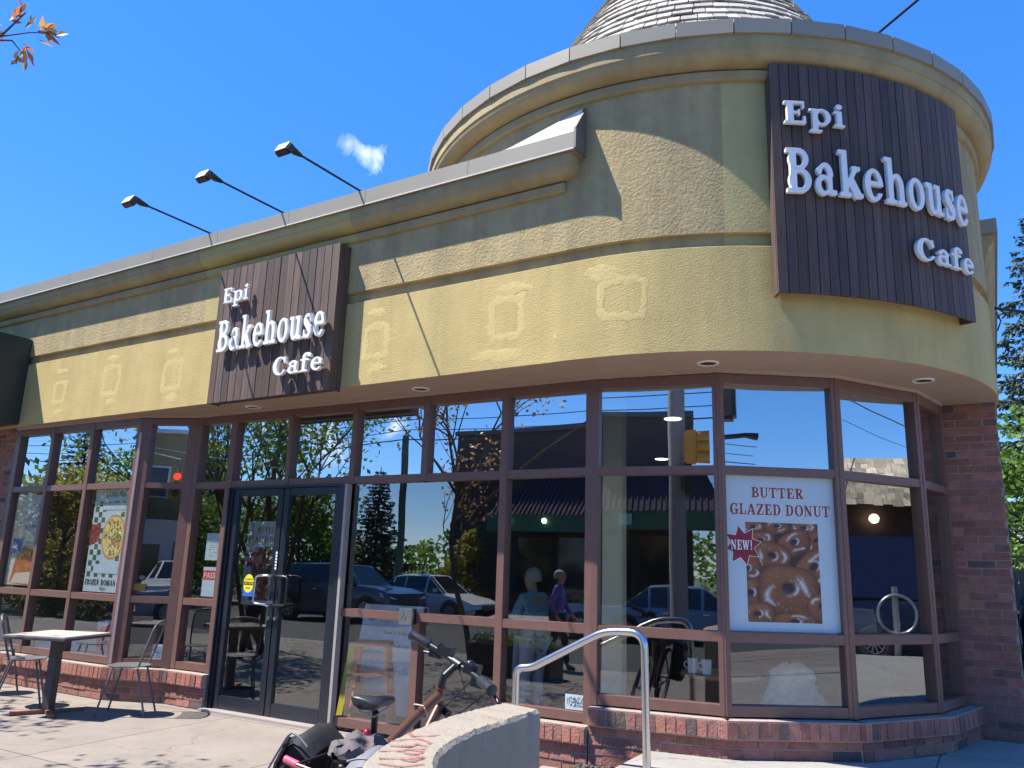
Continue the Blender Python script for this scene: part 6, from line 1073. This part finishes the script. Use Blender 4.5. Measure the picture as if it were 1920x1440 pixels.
mb.bb((-36, -19.63, 1.5), (-18.4, -19.59, 1.55)); mb.bb((-36, -19.63, .35), (-18.4, -19.59, .40)); mb.build('railing', M['black'], t)
mb = MB(); mb.grid([[(x, y, zr+.11+.9*max(0, (-y-30)/60)) for x in (-120, -60, -21)] for y in (-90, -30, -19.9)]); struct('lawn', mb, M['grass'])
# far-off woods that close the horizon
mb = MB(); rg_ = random.Random(77)
for k in range(30000):
    a = rg_.uniform(rad(150), rad(395)); r_ = rg_.uniform(62, 84); hh = 6.0+1.6*math.sin(a*9)+1.1*math.sin(a*23+1); z = hh*rg_.random()**.7
    c = Vector((r_*math.cos(a), r_*math.sin(a), zr+z)); leafq(mb, c, rg_.uniform(.4, .95), .2, rg_, ltint(rg_, .45))
o = mb.build('distant_wood', M['leaf']); tag(o, 'far-off green woods along the horizon, mirrored in the glass', 'woods', kind='stuff')
# ------------------------------------------------------------------ people (each body one skinned surface; clothing and hair are its children)
def skin(name, nodes, edges, m, parent, sub=2, root='pelvis'):
    ks = list(nodes); ix = {k: i for i, k in enumerate(ks)}; me = bpy.data.meshes.new(name); me.from_pydata([nodes[k][0] for k in ks], [(ix[a], ix[b]) for a, b in edges], [])
    o = bpy.data.objects.new(name, me); COL.objects.link(o); md = o.modifiers.new('s', 'SKIN'); md.use_smooth_shade = True; lay = me.skin_vertices[0].data
    for k in ks: r_ = nodes[k][1]; lay[ix[k]].radius = r_ if isinstance(r_, tuple) else (r_, r_)
    for k in ks: lay[ix[k]].use_root = (k == root or (root not in ix and k == ks[0]))
    m2 = o.modifiers.new('d', 'SUBSURF'); m2.levels = m2.render_levels = sub
    dg = bpy.context.evaluated_depsgraph_get(); n2 = bpy.data.meshes.new_from_object(o.evaluated_get(dg)); bpy.data.objects.remove(o); bpy.data.meshes.remove(me)
    n2.materials.clear(); n2.materials.append(m); n2.polygons.foreach_set('use_smooth', [True]*len(n2.polygons)); n2.name = name
    o = bpy.data.objects.new(name, n2); COL.objects.link(o); o.parent = parent; return o
M['skin'] = mat('skin', (.44, .25, .18), .55, var=.05)
def person(label, loc, rz, H, stride, arms, cols_, hat=None, apron=None, lean=.03):
    """faces +y; stride = forward swing of the left foot; arms = ((shoulder-to-hand offsets) left, right)"""
    k = H/1.75; t = thing('person', label, 'person', (0, 0, 0)); jac, tro, hair, shoe = cols_; v = lambda x, y, z: Vector((x*k, y*k, z*k)); N_ = {}; E_ = []
    def nd(n, p, r_, e=None): N_[n] = (p, r_ if not isinstance(r_, tuple) else tuple(q*k for q in r_)) if isinstance(r_, tuple) else (p, r_*k); (E_.append((e, n)) if e else None)
    ly = lean
    nd('pelvis', v(0, 0, .95), (.135, .10)); nd('waist', v(0, ly*.3, 1.08), (.125, .095), 'pelvis'); nd('chest', v(0, ly*.7, 1.28), (.150, .108), 'waist'); nd('neck', v(0, ly, 1.47), .055, 'chest'); nd('jaw', v(0, ly+.035, 1.545), (.062, .072), 'neck'); nd('head', v(0, ly+.03, 1.64), (.076, .094), 'jaw'); nd('crown', v(0, ly+.02, 1.715), (.055, .065), 'head'); nd('nose', v(0, ly+.128, 1.602), .013, 'head')
    jn = {}
    for s, nm, sw in ((-1, 'l', stride), (1, 'r', -stride)):
        kn = v(s*.095, sw*.55+.04, .52+.02*abs(sw)); lift = .16 if sw < -.05 else 0; an = v(s*.09, sw*1.0-(.05 if lift else 0), .09+lift); toe = an+v(s*.01, .14, -.055-(.10 if lift else 0)); nd('hip'+nm, v(s*.09, 0, .90), .095, 'pelvis'); nd('knee'+nm, kn, .058, 'hip'+nm); nd('calf'+nm, kn.lerp(an, .35), .056, 'knee'+nm); nd('ank'+nm, an, .038, 'calf'+nm); nd('toe'+nm, toe, (.040, .028), 'ank'+nm)
        sh = v(s*.175, ly*.8, 1.40); el, ha = arms[0 if s < 0 else 1]; el = sh+v(*el); ha = el+v(*ha); nd('sho'+nm, sh, .060, 'chest'); nd('elb'+nm, el, .042, 'sho'+nm); nd('wri'+nm, ha, .027, 'elb'+nm); d = (ha-el).normalized(); nd('palm'+nm, ha+d*.055*k, (.036, .020), 'wri'+nm); fw_ = Vector((0, 1, 0)); jn[nm] = (sh, el, ha)
        for q, (off, ln) in enumerate(((-.030, .060), (-.010, .075), (.010, .070), (.028, .055))): b = ha+d*.085*k+fw_*off*k; nd('fa%d%s' % (q, nm), b, .0088, 'palm'+nm); nd('fb%d%s' % (q, nm), b+(d+Vector((-s*.25, 0, 0))).normalized()*ln*.55*k, .0082, 'fa%d%s' % (q, nm)); nd('fc%d%s' % (q, nm), b+(d+Vector((-s*.55, 0, 0))).normalized()*ln*k, .007, 'fb%d%s' % (q, nm))
        b = ha+d*.035*k+fw_*.035*k; nd('ta'+nm, b, .010, 'palm'+nm); nd('tb'+nm, b+(d*.7+fw_*.7)*.05*k, .008, 'ta'+nm)
    body = skin('body', N_, E_, M['skin'], t)
    mb = MB()
    for s in (-1, 1): mb.sphere(v(s*.030, ly+.116, 1.645), .0095*k, 8, 6, (1, 1, 1)); mb.sphere(v(s*.080, ly+.025, 1.62), (.012*k, .022*k, .032*k), 8, 6)
    mb.build('ears', M['skin'], body, 60)
    mb = MB()
    for s in (-1, 1): mb.sphere(v(s*.030, ly+.121, 1.645), .006*k, 8, 6)
    mb.build('eyes', M['ink'], body, 60); mb = MB(); mb.sphere(v(0, ly+.108, 1.558), (.024*k, .008*k, .007*k), 8, 6); mb.build('mouth', mat('lips', (.32, .13, .11), .5), body, 60)
    up_n = lambda n, f: (N_[n][0], tuple(x*f for x in N_[n][1]) if isinstance(N_[n][1], tuple) else N_[n][1]*f)
    J = {'waist': (v(0, 0, .90), (.155*k, .118*k)), 'mid': up_n('waist', 1.22), 'chest': (N_['chest'][0]+v(0, -.005, -.01), (.186*k, .168*k)), 'neck': (v(0, ly, 1.465), .070*k)}; JE = [('waist', 'mid'), ('mid', 'chest'), ('chest', 'neck')]
    for nm in 'lr': sh, el, ha = jn[nm]; J['s'+nm] = (sh, .072*k); J['e'+nm] = (el, .056*k); J['w'+nm] = (el.lerp(ha, .96), .042*k); JE += [('chest', 's'+nm), ('s'+nm, 'e'+nm), ('e'+nm, 'w'+nm)]
    skin('jacket', J, JE, jac, t, 2, 'waist')
    Tn = {'pelvis': (v(0, 0, .97), (.145*k, .112*k))}; TE = []
    for nm in 'lr': Tn['h'+nm] = up_n('hip'+nm, 1.10); Tn['k'+nm] = up_n('knee'+nm, 1.32); Tn['c'+nm] = (N_['knee'+nm][0].lerp(N_['ank'+nm][0], .5), .068*k); Tn['a'+nm] = (N_['knee'+nm][0].lerp(N_['ank'+nm][0], .95), .058*k); TE += [('pelvis', 'h'+nm), ('h'+nm, 'k'+nm), ('k'+nm, 'c'+nm), ('c'+nm, 'a'+nm)]
    skin('trousers', Tn, TE, tro, t, 2)
    for nm in 'lr': an, to = N_['ank'+nm][0], N_['toe'+nm][0]; d = (to-an); skin('shoe', {'pelvis': (an+Vector((0, -.04*k, -.035*k)), .048*k), 'b': (an.lerp(to, .5)+Vector((0, 0, -.012*k)), .050*k), 'c': (to+d.normalized()*.03*k, (.046*k, .032*k)), 'd': (an+Vector((0, -.01*k, .05*k)), .050*k)}, [('pelvis', 'b'), ('b', 'c'), ('pelvis', 'd')], shoe, t, 1)
    mb = MB(); rows = []; c = v(0, ly+.012, 1.655)
    for i in range(9):
        a = math.pi*i/8*.62; rows.append([c+v(.088*math.sin(a)*math.cos(b), .106*math.sin(a)*math.sin(b)-.016, .098*math.cos(a)+(-.03 if i > 5 and math.sin(b) < .2 else 0)+(.035 if i > 5 and math.sin(b) > .5 else 0)) for b in [2*math.pi*j/18 for j in range(18)]])
    mb.grid(rows, closed=True); mb.build('hair', hair, t, 70)
    if hat: mb = MB(); mb.lathe([(.0, .115), (.05, .11), (.085, .075), (.092, .03), (.092, .0)], tuple(c+v(0, -.01, .0)), 20); mb.bb(tuple(c+v(-.07, .06, .0)), tuple(c+v(.07, .17, .012))); mb.build('cap', hat, t, 60)
    if apron:
        mb = MB(); rows = [[v(x*(1+.12*i/5), .13+.02*math.cos(x*8)+ly*.2, 1.0-.5*i/5) for x in (-.17, -.1, 0, .1, .17)] for i in range(6)]; mb.grid(rows); mb.grid([[p+Vector((0, .01, 0)) for p in r_] for r_ in rows]); mb.build('apron', apron, t, 60)
    t.location = loc; t.rotation_euler = (0, 0, rz); return t
fab = lambda n, c: mat(n, c, .85, var=.15, scale=30, bump=.3, bscale=40)
grey_hair = mat('grey_hair', (.30, .28, .26), .7, var=.2, scale=40); dk = mat('dark_hair', (.03, .025, .02), .6); dk_tr = fab('dark_trousers', (.016, .017, .022)); shoe_g = fab('grey_shoes', (.10, .10, .10)); shoe_k = fab('black_boots', (.014, .014, .014))
person('grey haired person in a purple jacket walking past, mirrored in the windows', (-6.16, -6.35, slope(-6.35)), rad(-105), 1.58, .22, (((-.03, -.10, -.27), (.02, .10, -.22)), ((.03, .06, -.27), (-.02, .14, -.20))), (fab('purple_jacket', (.12, .09, .34)), dk_tr, grey_hair, shoe_g))
person('striding person in dark clothes and a white cap, mirrored in the glass doors', (-9.85, -3.35, slope(-3.4)), rad(95), 1.74, .33, (((-.03, .10, -.27), (.02, .16, -.18)), ((.03, -.12, -.26), (-.02, .05, -.24))), (fab('black_coat', (.018, .019, .024)), dk_tr, dk, shoe_k), hat=M['white'])
person('cafe worker in a teal shirt and white apron standing inside the glass', (-3.70, 1.15, 0), rad(75), 1.46, .02, (((-.04, .10, -.25), (.05, .22, -.05)), ((.04, .08, -.26), (-.04, .22, -.06))), (fab('teal_shirt', (.16, .30, .36)), fab('pale_trousers', (.5, .5, .5)), grey_hair, shoe_g), apron=M['white'])
